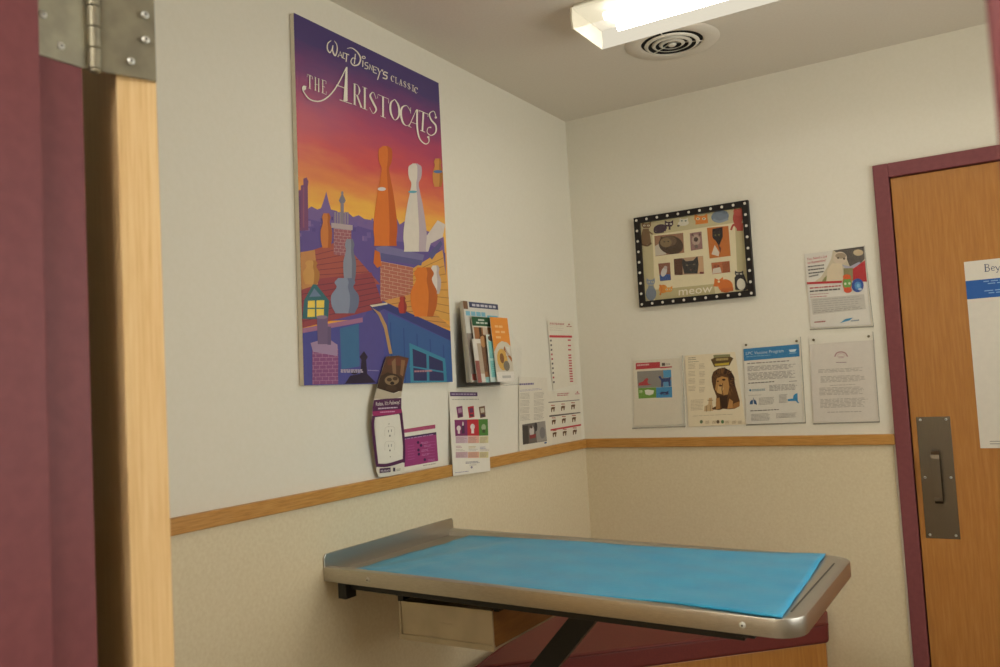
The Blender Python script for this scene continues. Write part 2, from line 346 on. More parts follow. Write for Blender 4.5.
for xx in (LX0, LX1-.005):
    b = MB(); pa = lens_prof(xx, -.001); b.prism(pa, (.005, 0, 0), clear('light_end_plate', 'f2ead2', .8, .3) if 'endp' not in M else M['endp'], True); M.setdefault('endp', b.mats[0]); b.build('end_plate', cl)
for yy in (LY0+.06, LY1-.06):
    b = MB(); b.lathe((LX0+.085, yy, ZC-.042), (1, 0, 0), [(.0125, 0), (.0125, LX1-LX0-.17)], 'tube', 12); b.build('tube', cl)
vt = thing('ceiling_vent', 'round white ceiling air diffuser with concentric rings behind the light', 'vent', (.69, -.55, ZC))
vc = (.69, -.55, ZC)
b = MB(); b.lathe(vc, (0, 0, -1), [(.160, 0), (.157, .003), (.110, .006), (.105, .005), (.104, .001)], 'ceil', 48, cap=False); b.build('flange', vt, smooth=True)
b = MB(); b.lathe(vc, (0, 0, -1), [(.1035, .0005), (.1035, .0012)], 'dark', 40); b.build('duct_shade_disc', vt)  # flat dark disc in place of the shade inside a duct
for r0 in (.086, .061, .037):
    b = MB(); b.lathe(vc, (0, 0, -1), [(r0+.006, .006), (r0+.007, .0075), (r0-.004, .0125), (r0-.0055, .0115), (r0+.006, .006)], 'white', 40, cap=False); b.build('ring', vt, smooth=True)
b = MB(); b.lathe(vc, (0, 0, -1), [(.012, .004), (.016, .010), (.010, .015), (.003, .016)], 'white', 24); b.build('hub', vt, smooth=True)
b = MB()
for t in (.5, 2.6, 4.7): b.box((vc[0]+.0, vc[1]-.0015, ZC-.005), (vc[0]+.103, vc[1]+.0015, ZC-.002), 'white', lambda v, t=t: Vector((vc[0]+(v.x-vc[0])*math.cos(t)-(v.y-vc[1])*math.sin(t), vc[1]+(v.x-vc[0])*math.sin(t)+(v.y-vc[1])*math.cos(t), v.z)))
b.build('spoke', vt)
hl = thing('hall_fill_light', 'unseen fill light added on the hall ceiling behind the doorway', 'ceiling light', (.9, -4.05, ZC))  # unseen fixture, added to even out the light
b = MB(); b.box((.55, -4.2, ZC-.02), (1.75, -3.9, ZC), 'white'); b.build('housing', hl)
b = MB(); b.box((.555, -4.195, ZC-.075), (1.745, -3.905, ZC-.021), 'hall_fill_lens'); b.build('lens', hl, bevel=.01)

# ================================================================== EXAM TABLE
TY0, TY1, TL_ = -1.62, -1.02, 1.225
TZ = ZR-.204
def TX(v):          # table frame: x from the wall, y across, z up from the rim; droops a little towards its free end
    return Vector((v.x+.004, v.y-.024*v.x, TZ+v.z-.0140*v.x))
tb = thing('exam_table', 'stainless steel fold-down exam table fixed to the left wall', 'exam table', (.004, -1.32, ZR-.25))
def outline(m, r, n=8):       # rounded at the free end, where the rim is wider
    TL_ = 1.225-(.040 if m > .022 else 0)
    p = [(0.0+m*0, TY0+m), (TL_-m-r, TY0+m)]
    p += [(TL_-m-r+r*math.sin(math.pi/2*k/n), TY0+m+r-r*math.cos(math.pi/2*k/n)) for k in range(1, n)]
    p += [(TL_-m, TY0+m+r), (TL_-m, TY1-m-r)]
    p += [(TL_-m-r+r*math.cos(math.pi/2*k/n), TY1-m-r+r*math.sin(math.pi/2*k/n)) for k in range(1, n)]
    p += [(TL_-m-r, TY1-m), (0.0, TY1-m)]
    return p
b = MB(); rings = [(.006, -.037, .054), (.0005, -.0365, .0595), (0, -.0355, .06), (0, -.002, .06), (.0006, -.0006, .0594), (.002, 0, .058), (.022, 0, .04), (.0235, -.001, .038), (.030, -.018, .03)]
R3 = []
for m_, z, r in rings: R3.append([TX(Vector((x, y, z))) for x, y in outline(m_, r)])
nn = len(R3[0]); vs = [p for q in R3 for p in q]
fs = [(j*nn+k, j*nn+k+1, (j+1)*nn+k+1, (j+1)*nn+k) for j in range(len(R3)-1) for k in range(nn-1)]
fs += [tuple(range((len(R3)-1)*nn, len(R3)*nn)), tuple(range(nn))[::-1]]
b.mesh(vs, fs, 'steel'); tt = b.build('tray_top', tb)
for p in tt.data.polygons: p.use_smooth = len(p.vertices) == 4
tt.data.set_sharp_from_angle(angle=math.radians(28))
b = MB()
b.prism([TX(Vector(q)) for q in ((0, TY0, -.036), (0, TY1, -.036), (0, TY1, .024), (0, TY1-.008, .034), (0, TY0+.008, .034), (0, TY0, .024))], (.004, 0, 0), 'steel'); b.build('backsplash', tb, bevel=.0012)
b = MB(); b.box((1.193, TY0+.06, .0002), (1.1965, TY1-.09, .0010), 'groove_and_base', TX); b.build('groove_shade_strip', tb)  # dark strip laid on the rim, standing for the shade in a slot
for y in (TY0+.025, TY1-.055):
    b = MB(); b.box((.05, y, -.057), (1.11, y+.03, -.0375), 'black', TX); b.build('support_rail', tb, bevel=.002)
b = MB(); b.box((.040, TY0+.010, -.080), (.068, TY0+.014, -.0375), 'black', TX); b.box((.064, TY0+.014, -.080), (.068, TY0+.05, -.0375), 'black', TX); b.build('bracket', tb, bevel=.001)
b = MB(); b.box((1.095, TY0+.010, -.046), (1.135, TY0+.05, -.0375), 'black', TX); b.build('rail_foot', tb, bevel=.002)
for x in (.155, 1.115): 
    p = TX(Vector((x, TY0, -.019))); screw_at(p, (0, -1, 0), .0068, tb)
# strut : flat black bar from the wall up to the underside
b = MB(); SY = -1.335; top = Vector((.700, SY, ZR-.262)); bot = Vector((.02, SY, ZR-1.01)); dr = (top-bot).normalized(); sd = Vector((dr.z, 0, -dr.x))*.029
b.prism([bot-sd, bot+sd, top+sd, top-sd], (0, .028, 0), 'black'); b.box((.0, SY-.02, ZR-1.06), (.02, SY+.05, ZR-.95), 'black'); b.box((.64, SY-.02, ZR-.276), (.76, SY+.05, ZR-.256), 'black'); b.build('strut', tb, bevel=.002)
# drawer bin under the table
M['drawer_wood_shaded'] = wood('drawer_side_wood_shaded', '7c4f22', '8b5a28', '976630', (12, 1.5, 12))  # wood tone darkened to carry the shade under the table
DX0, DX1, DY0, DY1, DZ0, DZ1 = .199, .484, -1.552, -1.03, ZR-.386, ZR-.292
b = MB(); t = .002
b.box((DX0+.006, DY0+.002, DZ0+.010), (DX0+.008, DY1, DZ1), 'bin'); b.box((DX1-.008, DY0+.003, DZ0+.004), (DX1-.002, DY1, DZ1), 'drawer_wood_shaded'); b.box((DX0+.006, DY0+.002, DZ0+.008), (DX1-.006, DY1, DZ0+.010), 'bin'); b.box((DX0+.006, DY1-.002, DZ0+.01), (DX1-.006, DY1, DZ1), 'bin')
b.box((DX1-.008, DY0+.003, DZ0), (DX1, DY1, DZ0+.004), 'bin')
dr_ = b.build('drawer', tb)
b = MB(); b.box((DX0, DY0, DZ0), (DX1, DY0+.003, DZ1), 'bin'); b.box((DX0-.004, DY0-.004, DZ0-.002), (DX1+.002, DY0+.003, DZ0+.012), 'bin'); b.box((DX0, DY0-.003, DZ0+.012), (DX0+.006, DY0, DZ1), 'bin'); b.box((DX1-.006, DY0-.003, DZ0+.012), (DX1, DY0, DZ1), 'bin')
for k in range(6): b.box((.322+k*.007, DY0-.0008, ZR-.338), (.327+k*.007, DY0, ZR-.334), 'bin')
b.build('drawer_front', dr_, bevel=.001)
for x in (DX0-.012, DX1-.006):
    b = MB(); b.box((x, DY0+.01, DZ1-.004), (x+.018, DY1, ZR-.268), 'black'); b.build('drawer_slide', tb)
b = MB(); b.box((DX0-.02, DY0+.012, ZR-.283), (DX1+.03, DY0+.03, ZR-.262), 'black'); b.build('cross_bar', tb)
# blue pad lying in the tray
b = MB(); NX, NY = 70, 36; g = []
def pad_z(u, v, x, y):
    w = .0009*math.sin(9*u+5*v)+.0007*math.sin(17*u-11*v)+.0006*math.sin(31*v+13*u)
    fold = .006*math.exp(-((u-.05-.16*v)/.035)**2)*(1-v)**.5 + .004*math.exp(-((u-.13-.10*v)/.03)**2)*(1-v)
    return ZR-.2170+w*1.3+fold*1.1
for j in range(NY+1):
    v = j/NY
    for i in range(NX+1):
        u = i/NX
        xl = .058+.032*v+.006*math.sin(v*3.1); xr = 1.194-.030*v
        x = xl+(xr-xl)*u; yf = TY0-.024*x; k = min(max((u-.78)/.18, 0), 1)
        y0 = yf+.031*(1-k)+.005*k; y1 = TY1-.024*x-.032*(1-k)-.008*k; y = y0+(y1-y0)*v
        g.append(Vector((x, y, pad_z(u, v, x, y)+.0012*k)))
W = NX+1
b.mesh(g, [(j*W+i, j*W+i+1, (j+1)*W+i+1, (j+1)*W+i) for j in range(NY) for i in range(NX)], 'pad')
o = b.build('table_pad', smooth=True); sm = o.modifiers.new('thickness', 'SOLIDIFY'); sm.thickness = .0025; sm.offset = -1
tag(o, 'thin wrinkled turquoise blue pad laid over the exam table top', 'table pad')

# ================================================================== CORNER BENCH
bn = thing('corner_bench', 'maroon vinyl cushioned wooden corner bench under the exam table', 'bench', (.35, -.35, 0))
BZ = ZR-.630
def bpoly(m, z): return [Vector(p) for p in ((.014, -.014, z), (.014, -.60, z), (.077+m*.3, -1.046+m, z), (.979-m, -.192+m*.3, z), (.945-m, -.014, z))]
b = MB(); b.prism(bpoly(.012, .0), (0, 0, BZ-.072), 'oak_z'); b.build('base', bn, bevel=.002)
b = MB(); b.prism(bpoly(0, BZ-.072), (0, 0, .07), 'seat'); cu = b.build('cushion', bn, bevel=.012, segs=4)
b = MB(); q = bpoly(-.001, BZ-.006); b.tube([q[1], q[2]], .0035, 'seat', 8); b.tube([q[2], q[3]], .0035, 'seat', 8); b.build('piping', cu, smooth=True)

# ================================================================== LEFT WALL : FILM POSTER
po = thing('film_poster', 'tall cartoon film poster on board with white swash title over sunset rooftops', 'poster', (0, -1.31, ZR+.272))
pc = [(293.6, 12.6), (438.6, 83), (452.6, 382), (303.9, 385.6)]
pl = LW(.016)
a = Art(pl); P4 = [a.P(*q) for q in pc]
b = MB(); b.prism([Vector((.001, p.y, p.z)) for p in P4], (.0145, 0, 0), 'foam'); b.build('board', po, bevel=.0008)
m, nt, bs = new_mat('poster_print'); tc = nt.nodes.new('ShaderNodeTexCoord'); sx = nt.nodes.new('ShaderNodeSeparateXYZ'); n = noise(nt, 5, 3, stretch=(1, 1.2, 5)); ad = nt.nodes.new('ShaderNodeMath'); ad.operation = 'MULTIPLY_ADD'
nt.links.new(tc.outputs['Generated'], sx.inputs[0]); nt.links.new(n.outputs['Fac'], ad.inputs[0]); ad.inputs[1].default_value = .10; nt.links.new(sx.outputs['Z'], ad.inputs[2])
r = ramp(nt, ad.outputs[0], [(.42, 'e8a23c'), (.54, 'f0b84a'), (.61, 'e58a4a'), (.70, 'cf5050'), (.80, 'b04263'), (.90, '7c3c70'), (.985, '4a3a72')]); nt.links.new(r.outputs[0], bs.inputs['Base Color']); bs.inputs['Roughness'].default_value = .38; M['poster_sky'] = m
a = Art(pl, (280, 190, 3.177)); a.step = .0001
a.face(P4, 'poster_sky'); a.set_clip(pc)
def brick(x0, y0, x1, y1, c, mort, rows, l, sk=0.):
    a.rect(x0, y0, x1, y1, c, l, sk); h = (y1-y0)/rows
    for k in range(rows):
        a.rect(x0, y0+h*k, x1, y0+h*k+1.3, mort, l+1, sk)
        for q in range(4):
            xx = x0+(x1-x0)*(q+(.5 if k % 2 else 0.1))/4; a.rect(xx, y0+h*k+sk*(xx-x0)/(x1-x0), xx+1.2, y0+h*(k+1)+sk*(xx-x0)/(x1-x0), mort, l+1)
def tiles(pts, c, dk, n, l):
    a.poly(pts, c, l); A_, B_, C_, D_ = pts
    for k in range(1, n):
        t = k/n; p = (A_[0]+(D_[0]-A_[0])*t, A_[1]+(D_[1]-A_[1])*t); q = (B_[0]+(C_[0]-B_[0])*t, B_[1]+(C_[1]-B_[1])*t); a.stroke([p, q], 2.2, dk, l+1)
# distant town
sky_l = [(48, 90), (62, 62), (72, 40), (80, 66), (100, 52), (118, 62), (130, 58), (140, 30), (147, 5), (154, 34), (162, 62), (178, 66), (196, 76), (214, 70), (232, 86), (250, 80), (268, 92), (292, 96), (330, 112), (350, 84), (372, 92), (380, 110), (400, 96), (440, 120), (520, 150), (530, 320), (50, 330)]
a.poly(sky_l, '7a6298', 1)
a.poly([(50, 100), (90, 92), (140, 104), (240, 112), (300, 130), (330, 160), (470, 170), (525, 200), (530, 400), (55, 420)], '645290', 2)
for k in range(26):
    x = rnd.uniform(58, 300); y = rnd.uniform(80, 150); a.rect(x, y, x+rnd.uniform(5, 14), y+rnd.uniform(6, 20), rnd.choice(['8a6ea0', '75609a', '5a4a88']), 3)
# stepped tower at the left edge
a.poly([(50, 130), (50, 20), (58, 18), (58, 2), (66, 0), (66, -14), (74, -16), (74, -36), (84, -40), (90, -28), (88, -10), (90, 128)], '7c4b72', 3)
a.rect(58, 20, 64, 120, '5e3c68', 4); a.rect(72, -10, 77, 120, '93586f', 4)
# left red roof, blue wall below it
tiles([(52, 208), (196, 160), (318, 300), (62, 300)], 'a9574c', '7c3e46', 7, 4)
tiles([(56, 290), (290, 262), (330, 372), (66, 440)], '97464c', '6c3445', 7, 6)
a.poly([(52, 200), (110, 190), (120, 300), (58, 320)], 'c58a55', 8)
a.poly([(68, 440), (262, 405), (262, 420), (70, 455)], 'a3708f', 9)
a.poly([(70, 454), (262, 420), (300, 330), (420, 420), (548, 470), (551, 612), (74, 621)], '4f4f94', 4)
a.poly([(190, 440), (250, 425), (252, 560), (195, 570)], '3f6d94', 5)
a.poly([(252, 420), (268, 400), (330, 360), (330, 612), (255, 614)], '57508f', 5)
# left chimney stack with pots
brick(170, 122, 226, 205, '9c5f66', 'c09a98', 8, 6, 6); a.poly([(162, 104), (230, 112), (230, 128), (162, 120)], 'b5a3a2', 8)
for x in (172, 180, 188, 204, 212): a.rect(x, 70, x+5, 108, '9a8c94', 7)
a.rect(192, 30, 202, 108, '8d828c', 7); a.poly([(186, 34), (197, 8), (208, 34), (203, 42), (191, 42)], '7d7886', 8); a.ell(197, 10, 4, 6, '8d828c', 8)
# middle brick chimney
brick(318, 226, 422, 352, 'b06a58', 'd0a890', 11, 5, 20); a.poly([(303, 184), (330, 176), (458, 206), (448, 240), (320, 222)], '77719a', 7); a.poly([(320, 200), (452, 224), (448, 240), (318, 222)], '5d5a88', 8)
a.poly([(470, 206), (510, 160), (516, 172), (482, 222)], '5b5a88', 7)
# gold roof at the right
tiles([(420, 250), (516, 190), (546, 420), (390, 368)], 'd7a050', 'a8733e', 9, 4)
tiles([(330, 352), (420, 330), (548, 440), (430, 420)], 'cf9450', '9c6a3e', 6, 6)
a.poly([(284, 366), (338, 358), (548, 452), (548, 482), (330, 378), (300, 392)], '3d4179', 8); a.poly([(284, 366), (338, 358), (342, 363), (292, 372)], 'd9cdb0', 9); a.poly([(292, 374), (312, 398), (330, 440), (346, 520), (356, 520), (338, 430), (318, 390)], 'b8905e', 9)
a.poly([(342, 390), (548, 482), (550, 612), (350, 614)], '3c5f94', 7)
for k in range(5): a.stroke([(350+k*42, 420+k*18), (356+k*42, 612)], 4, '34508a', 8)
a.poly([(410, 486), (524, 536), (530, 612), (414, 612)], '3f87a0', 9); a.poly([(420, 504), (464, 522), (466, 606), (424, 606)], '35365f', 10); a.poly([(472, 526), (516, 544), (520, 606), (474, 606)], '35365f', 10); a.stroke([(410, 560), (528, 580)], 5, '3f87a0', 11)
# dormer with a lit window
a.poly([(70, 410), (76, 350), (108, 292), (156, 352), (152, 410)], '3b6b70', 7); a.poly([(86, 404), (88, 352), (140, 350), (138, 402)], 'f0d05a', 8); a.rect(110, 350, 115, 404, '3b6b70', 9); a.rect(86, 374, 140, 378, '3b6b70', 9); a.poly([(92, 340), (108, 312), (130, 338)], '6c7f9a', 8)
# lower-left chimney
brick(102, 508, 184, 618, '8a4f7c', 'b58aa0', 9, 8, -2); a.poly([(96, 486), (150, 470), (182, 492), (182, 528), (104, 514)], 'a68aa8', 10); a.rect(116, 404, 150, 490, '75607f', 11, 0, 3); a.ell(132, 404, 18, 6, '8f7a8e', 12); a.rect(150, 434, 161, 492, '6a5878', 11)
# dark roof and finial
a.poly([(205, 616), (222, 590), (254, 584), (258, 540), (252, 530), (266, 512), (278, 530), (273, 540), (276, 584), (304, 612)], '2f2338', 9); a.ell(235, 578, 12, 8, '2f2338', 9)
# clay pots and urns on the roofs (plain stand-ins for the cartoon)
def urn(x, top, bot, prof, c, dk, l):
    fine = []
    for i in range(len(prof)-1):
        p0, p1, p2, p3 = prof[max(i-1, 0)], prof[i], prof[i+1], prof[min(i+2, len(prof)-1)]
        for j in range(5):
            t = j/5; fine.append((p1[0]+(p2[0]-p1[0])*t, .5*(2*p1[1]+(p2[1]-p0[1])*t+(2*p0[1]-5*p1[1]+4*p2[1]-p3[1])*t*t+(3*p1[1]-p0[1]-3*p2[1]+p3[1])*t**3)))
    prof = fine+[prof[-1]]
    n = len(prof); L_ = [(x-w, top+(bot-top)*t) for t, w in prof]; R_ = [(x+w, top+(bot-top)*t) for t, w in prof]
    for k in range(n-1): a.poly([L_[k], R_[k], R_[k+1], L_[k+1]], c, l); a.poly([(x+prof[k][1]*.35, R_[k][1]), R_[k], R_[k+1], (x+prof[k+1][1]*.35, R_[k+1][1])], dk, l+1)
tall = [(0, 8), (.03, 20), (.10, 22), (.17, 19), (.22, 12), (.30, 15), (.45, 24), (.65, 33), (.82, 38), (.95, 35), (1, 36)]
urn(334, -140, 178, tall, 'd9742e', 'c05c26', 9)
urn(428, -84, 196, [(t, w*.98) for t, w in tall], 'd9cfc0', 'b9a8ae', 9)
a.poly([(300, 190), (316, 198), (322, 240), (308, 248), (296, 232)], 'cf6c2c', 9)
a.poly([(462, 150), (500, 96), (524, 110), (516, 150), (478, 170), (470, 196), (456, 196)], 'd2c6bc', 8)
a.ell(322, -3, 13, 6, 'd8d0d0', 11); a.ell(420, 6, 14, 4, '5aa0b0', 11)
pot = [(0, .5), (.12, .75), (.25, .6), (.5, 1), (.8, .95), (1, .7)]
for (x, t, bo, w, c, dk) in ((146, 74, 184, 18, 'cc7c40', 'b0602f'), (220, 156, 300, 20, '8d8f9c', '717384'), (205, 280, 392, 44, '8890a4', '6c748c'), (98, 224, 300, 26, 'cf9a58', 'b27a40'), (456, 246, 402, 42, 'd9792f', 'b9602a'), (492, 240, 330, 18, 'd9cfc4', 'b8aaa8'), (388, 338, 392, 13, 'b04038', '8c3230'), (500, -100, -10, 16, 'd0904c', 'b07438')):
    urn(x, t, bo, [(k, q*w) for k, q in pot], c, dk, 11)
a.ell(500, -58, 14, 5, '5673a0', 13)
# title
a.c = (300, 30, 5.8); T = 'ece4d4'; L = 14
def cv(p, w): a.curve(p, w, T, L)
def st(p, w): a.stroke(p, w, T, L)
cv([(178, 62), (158, 80), (156, 112), (170, 132), (182, 112), (188, 90), (186, 120), (200, 150), (212, 120), (210, 86), (196, 64)], [4, 6, 7, 7, 5, 5, 7, 8, 7, 5, 3])
st([(216, 158), (230, 126), (242, 164)], 5); st([(222, 146), (238, 150)], 3); st([(248, 130), (246, 164), (258, 168)], 5); st([(254, 134), (282, 146)], 5); st([(268, 140), (264, 186)], 6)
cv([(270, 108), (298, 106), (330, 130), (348, 166), (336, 200), (308, 206), (292, 186), (302, 164), (322, 168)], [3, 5, 7, 9, 9, 7, 6, 5, 3]); st([(318, 140), (312, 198)], 6)
a.ell(366, 160, 12, 9, T, L, 20); a.ell(366, 160, 7, 4, '5a3a70', L+1, 20)
st([(362, 178), (360, 214)], 6); cv([(392, 192), (376, 190), (376, 204), (390, 212), (386, 226), (370, 222)], 5); st([(398, 230), (400, 200), (416, 236), (418, 206)], 5)
st([(444, 220), (424, 212), (422, 246), (442, 254)], 5); st([(424, 230), (438, 234)], 4); st([(448, 222), (458, 248), (474, 230)], 6); st([(460, 246), (446, 290)], 6); st([(478, 232), (474, 242)], 4)
cv([(506, 252), (486, 244), (482, 258), (500, 268), (498, 284), (476, 278)], 7)
def ser(x, y, w): st([(x-w, y-w*.4), (x+w, y+w*.4)], 2.5)
def letter(ch, x, y, h, w, tk):          # small high-contrast roman capitals, x y = foot left, sheared down to the right
    sl = .42; yy = lambda dx, dy: (x+dx, y+dx*sl-dy)
    if ch == 'C': cv([yy(w, h*.78), yy(w*.6, h*.98), yy(w*.12, h*.8), yy(0, h*.45), yy(w*.2, h*.08), yy(w*.6, 0), yy(w, h*.2)], [4, 2.5, tk, tk+2, tk, 2.5, 2]); st([yy(w, h*.68), yy(w, h*.98)], 2.5)
    if ch == 'L': st([yy(w*.2, 0), yy(w*.2, h)], tk); st([yy(0, 0), yy(w, 0), yy(w, h*.25)], 2.5); st([yy(0, h), yy(w*.45, h)], 2.5)
    if ch == 'A': st([yy(w*.1, 0), yy(w*.5, h)], 2.5); st([yy(w*.5, h), yy(w*.9, 0)], tk); st([yy(w*.25, h*.35), yy(w*.75, h*.35)], 2.2); st([yy(-w*.05, 0), yy(w*.3, 0)], 2.5); st([yy(w*.7, 0), yy(w*1.05, 0)], 2.5)
    if ch == 'S': cv([yy(w*.9, h*.75), yy(w*.55, h), yy(w*.12, h*.78), yy(w*.5, h*.52), yy(w*.92, h*.25), yy(w*.5, 0), yy(w*.05, h*.22)], [3, 2.5, tk, tk+1.5, tk, 2.5, 3])
    if ch == 'I': st([yy(w*.5, 0), yy(w*.5, h)], tk); st([yy(w*.1, 0), yy(w*.9, 0)], 2.5); st([yy(w*.1, h), yy(w*.9, h)], 2.5)
    if ch == 'T': st([yy(w*.5, 0), yy(w*.5, h)], tk); st([yy(0, h*.8), yy(.02*w, h), yy(w, h), yy(w, h*.78)], 3); st([yy(w*.25, 0), yy(w*.75, 0)], 2.5)
    if ch == 'H': st([yy(w*.18, 0), yy(w*.18, h)], tk); st([yy(w*.82, 0), yy(w*.82, h)], tk); st([yy(w*.18, h*.5), yy(w*.82, h*.5)], 2.5); [st([yy(q*w-w*.16, e), yy(q*w+w*.16, e)], 2.5) for q in (.18, .82) for e in (0, h)]
    if ch == 'E': st([yy(w*.2, 0), yy(w*.2, h)], tk); st([yy(0, 0), yy(w*.9, 0), yy(w*.9, h*.22)], 2.5); st([yy(0, h), yy(w*.85, h), yy(w*.85, h*.8)], 2.5); st([yy(w*.2, h*.52), yy(w*.65, h*.52)], 2.5)
    if ch == 'R': st([yy(w*.2, 0), yy(w*.2, h)], tk); cv([yy(w*.05, h), yy(w*.6, h), yy(w*.82, h*.77), yy(w*.6, h*.52), yy(w*.2, h*.5)], [2.5, 2.5, tk, 2.5, 2.5]); st([yy(w*.5, h*.5), yy(w*1.05, 0)], tk*.9); st([yy(0, 0), yy(w*.42, 0)], 2.5); st([yy(w*.9, 0), yy(w*1.2, 0)], 2.5)
    if ch == 'O': cv([yy(w*.5, h), yy(w*.1, h*.78), yy(0, h*.5), yy(w*.12, h*.2), yy(w*.5, 0), yy(w*.9, h*.22), yy(w, h*.5), yy(w*.88, h*.8), yy(w*.5, h)], [2.5, tk, tk+2, tk, 2.5, tk, tk+2, tk, 2.5])
for k, ch in enumerate('CLASSIC'): letter(ch, 526+k*23.6-(6 if k == 6 else 0), 296+k*11.2, 34, 16, 4)
for k, ch in enumerate('THE'): letter(ch, 38+k*42, 334+k*15, 76, 30, 6)
a.poly([(262, 216), (272, 216), (272, 414), (248, 412)], T, L); cv([(266, 218), (214, 320), (164, 384), (110, 414), (52, 402), (14, 352), (16, 328), (32, 332)], [6, 7, 8, 8, 7, 6, 7, 9]); a.ell(20, 338, 12, 14, T, L); st([(206, 320), (256, 338)], 5); st([(226, 406), (298, 430)], 4)
for ch, x, y, h, w, tk in (('R', 304, 430, 120, 46, 10), ('I', 354, 452, 124, 36, 11), ('S', 398, 476, 124, 44, 10), ('T', 446, 492, 118, 64, 10), ('O', 520, 512, 120, 52, 10), ('C', 582, 542, 118, 56, 10)): letter(ch, x, y, h, w, tk)
st([(628, 560), (672, 462)], 4); st([(640, 534), (676, 548)], 3); cv([(676, 462), (676, 560), (690, 630), (724, 662), (744, 648), (742, 622)], [10, 10, 8, 6, 5, 9]); st([(622, 556), (642, 566)], 3)
st([(690, 478), (684, 466), (740, 490), (738, 504)], 4); st([(712, 480), (706, 588)], 10); st([(694, 582), (722, 594)], 4)
cv([(784, 500), (772, 472), (748, 486), (756, 520), (784, 556), (782, 596), (756, 612), (734, 594), (740, 568), (758, 566)], [5, 4, 6, 9, 10, 8, 5, 4, 4, 7]); a.ell(740, 622, 7, 6, T, L); a.ell(784, 508, 7, 7, T, L)
# small print along the foot
a.c = (335, 360, 8.7); a.lines(44, 82, 240, 82, 2, 16, 'b8aabc', 12, 14, rag=.1); a.lines(280, 86, 390, 90, 1, 10, '9a90b8', 8, 14); a.lines(684, 92, 842, 86, 1, 8, 'b8848c', 15, 14, rag=.05)
a.build('printed_face', po)

# ================================================================== LEFT WALL : PAPERS
# die-cut leaflet
K = (360, 345, 4.762)
ap = Art(LW(.014, .03, 0), K)
lf = [(125, 55), (106, 118), (92, 160), (68, 250), (58, 300), (57, 345), (62, 420), (72, 500), (78, 560), (78, 600), (90, 628), (130, 626), (212, 600), (212, 560), (212, 480), (206, 400), (198, 330), (197, 270), (203, 200), (216, 130), (232, 62), (180, 50)]
ap.sheet(lf, 'e0d8c6', .0008)
ap.poly([(125, 55), (106, 118), (92, 160), (80, 205), (200, 222), (204, 190), (216, 130), (232, 62), (180, 50)], '5b3d2c', 1)
ap.poly([(130, 70), (180, 58), (230, 68), (222, 100), (130, 96)], '6e3f30', 2); ap.poly([(150, 80), (168, 62), (172, 150), (158, 160)], '8a6a4c', 3); ap.poly([(196, 70), (214, 74), (204, 150), (190, 140)], '8b6444', 3)
ap.poly([(96, 150), (130, 130), (175, 140), (200, 160), (196, 215), (160, 230), (120, 218), (80, 205)], '3d2a1e', 3); ap.ell(150, 168, 34, 24, '8d7556', 4); ap.ell(138, 165, 12, 9, '4a3424', 5); ap.ell(166, 160, 12, 9, '4a3424', 5); ap.ell(152, 182, 10, 8, '2a1c14', 5); ap.ell(148, 206, 26, 12, '4a3626', 5)
ap.poly([(82, 200), (120, 214), (160, 232), (198, 218), (196, 246), (150, 260), (66, 256)], 'bcae96', 2)
ap.poly([(66, 262), (120, 256), (196, 252), (196, 300), (202, 332), (150, 338), (70, 344), (58, 330), (58, 300)], '54264c', 3); ap.poly([(58, 316), (196, 304), (198, 322), (150, 332), (62, 338)], 'a02d64', 4)
ap.text("Relax, It's Feliway!", 74, 290, 188, 280, 19, 'e6dcd2', 6); ap.lines(84, 300, 176, 294, 1, 5, 'cdbccb', 6, 6, rag=0); ap.lines(94, 318, 164, 314, 1, 5, 'd8a0ba', 5, 6, rag=0)
ap.curve([(64, 338), (60, 380), (68, 470), (80, 570)], [14, 14, 13, 12], '54264c', 3); ap.curve([(194, 330), (202, 400), (209, 480), (208, 560)], [14, 12, 11, 11], '54264c', 3); ap.curve([(76, 572), (130, 572), (212, 548)], 16, '54264c', 3)
ap.poly([(72, 344), (184, 328), (194, 400), (202, 480), (202, 540), (150, 558), (86, 562), (76, 480)], 'e6dfce', 5)
for y in (418, 488): ap.rect(132, y-14, 135, y-2, '8a8274', 6); ap.rect(146, y-16, 149, y-4, '8a8274', 6); ap.ell(140, y+14, 4, 5, '8a8274', 6); ap.curve([(116, y+14), (118, y-22), (140, y-30), (162, y-24), (162, y+12)], 1.5, 'c8beac', 6)
ap.ell(136, 376, 3, 3, 'b0a690', 6); ap.ell(142, 532, 3, 3, 'b0a690', 6)
ap.rect(92, 588, 144, 610, '4a2546', 4, -5); ap.text('FELIWAY', 97, 606, 140, 602, 11, 'e8dfe0', 5); ap.rect(156, 584, 166, 602, '3c3040', 4); ap.lines(172, 590, 192, 587, 2, 6, GREY, 4, 4)
leaf('leaflet', 'wavy die-cut purple leaflet showing a wall outlet with a dog photo above', 'leaflet', ap)
# magenta flyer
ap = Art(LW(.004), K)
ap.sheet([(196, 404), (360, 378), (374, 576), (196, 604)], PAPER)
ap.poly([(196, 402), (358, 379), (358, 397), (196, 421)], 'a8365f', 1)
for k in range(3): ap.stroke([(200, 408+k*5), (354, 386+k*5)], 1.4, 'c77a95', 2)
ap.poly([(196, 440), (366, 414), (372, 552), (196, 584)], '9c3a74', 1); ap.poly([(196, 440), (366, 414), (367, 426), (196, 452)], '4a2a54', 2); ap.lines(212, 446, 350, 424, 1, 5, 'b58ab0', 4, 3)
for x, y in ((276, 464), (290, 478), (278, 500), (280, 520), (308, 546)): ap.ell(x, y, 6, 7, '43234c', 2); ap.lines(x+14, y, x+50, y-5, 2, 6, 'c98ab2', 2, 2)
ap.lines(226, 480, 262, 474, 6, 13, 'b4588f', 3, 2); ap.lines(320, 462, 362, 456, 6, 14, 'b4588f', 3, 2); ap.lines(300, 572, 362, 562, 1, 5, GREY, 4)
leaf('flyer', 'small magenta flyer tucked behind the wavy purple leaflet', 'flyer', ap)
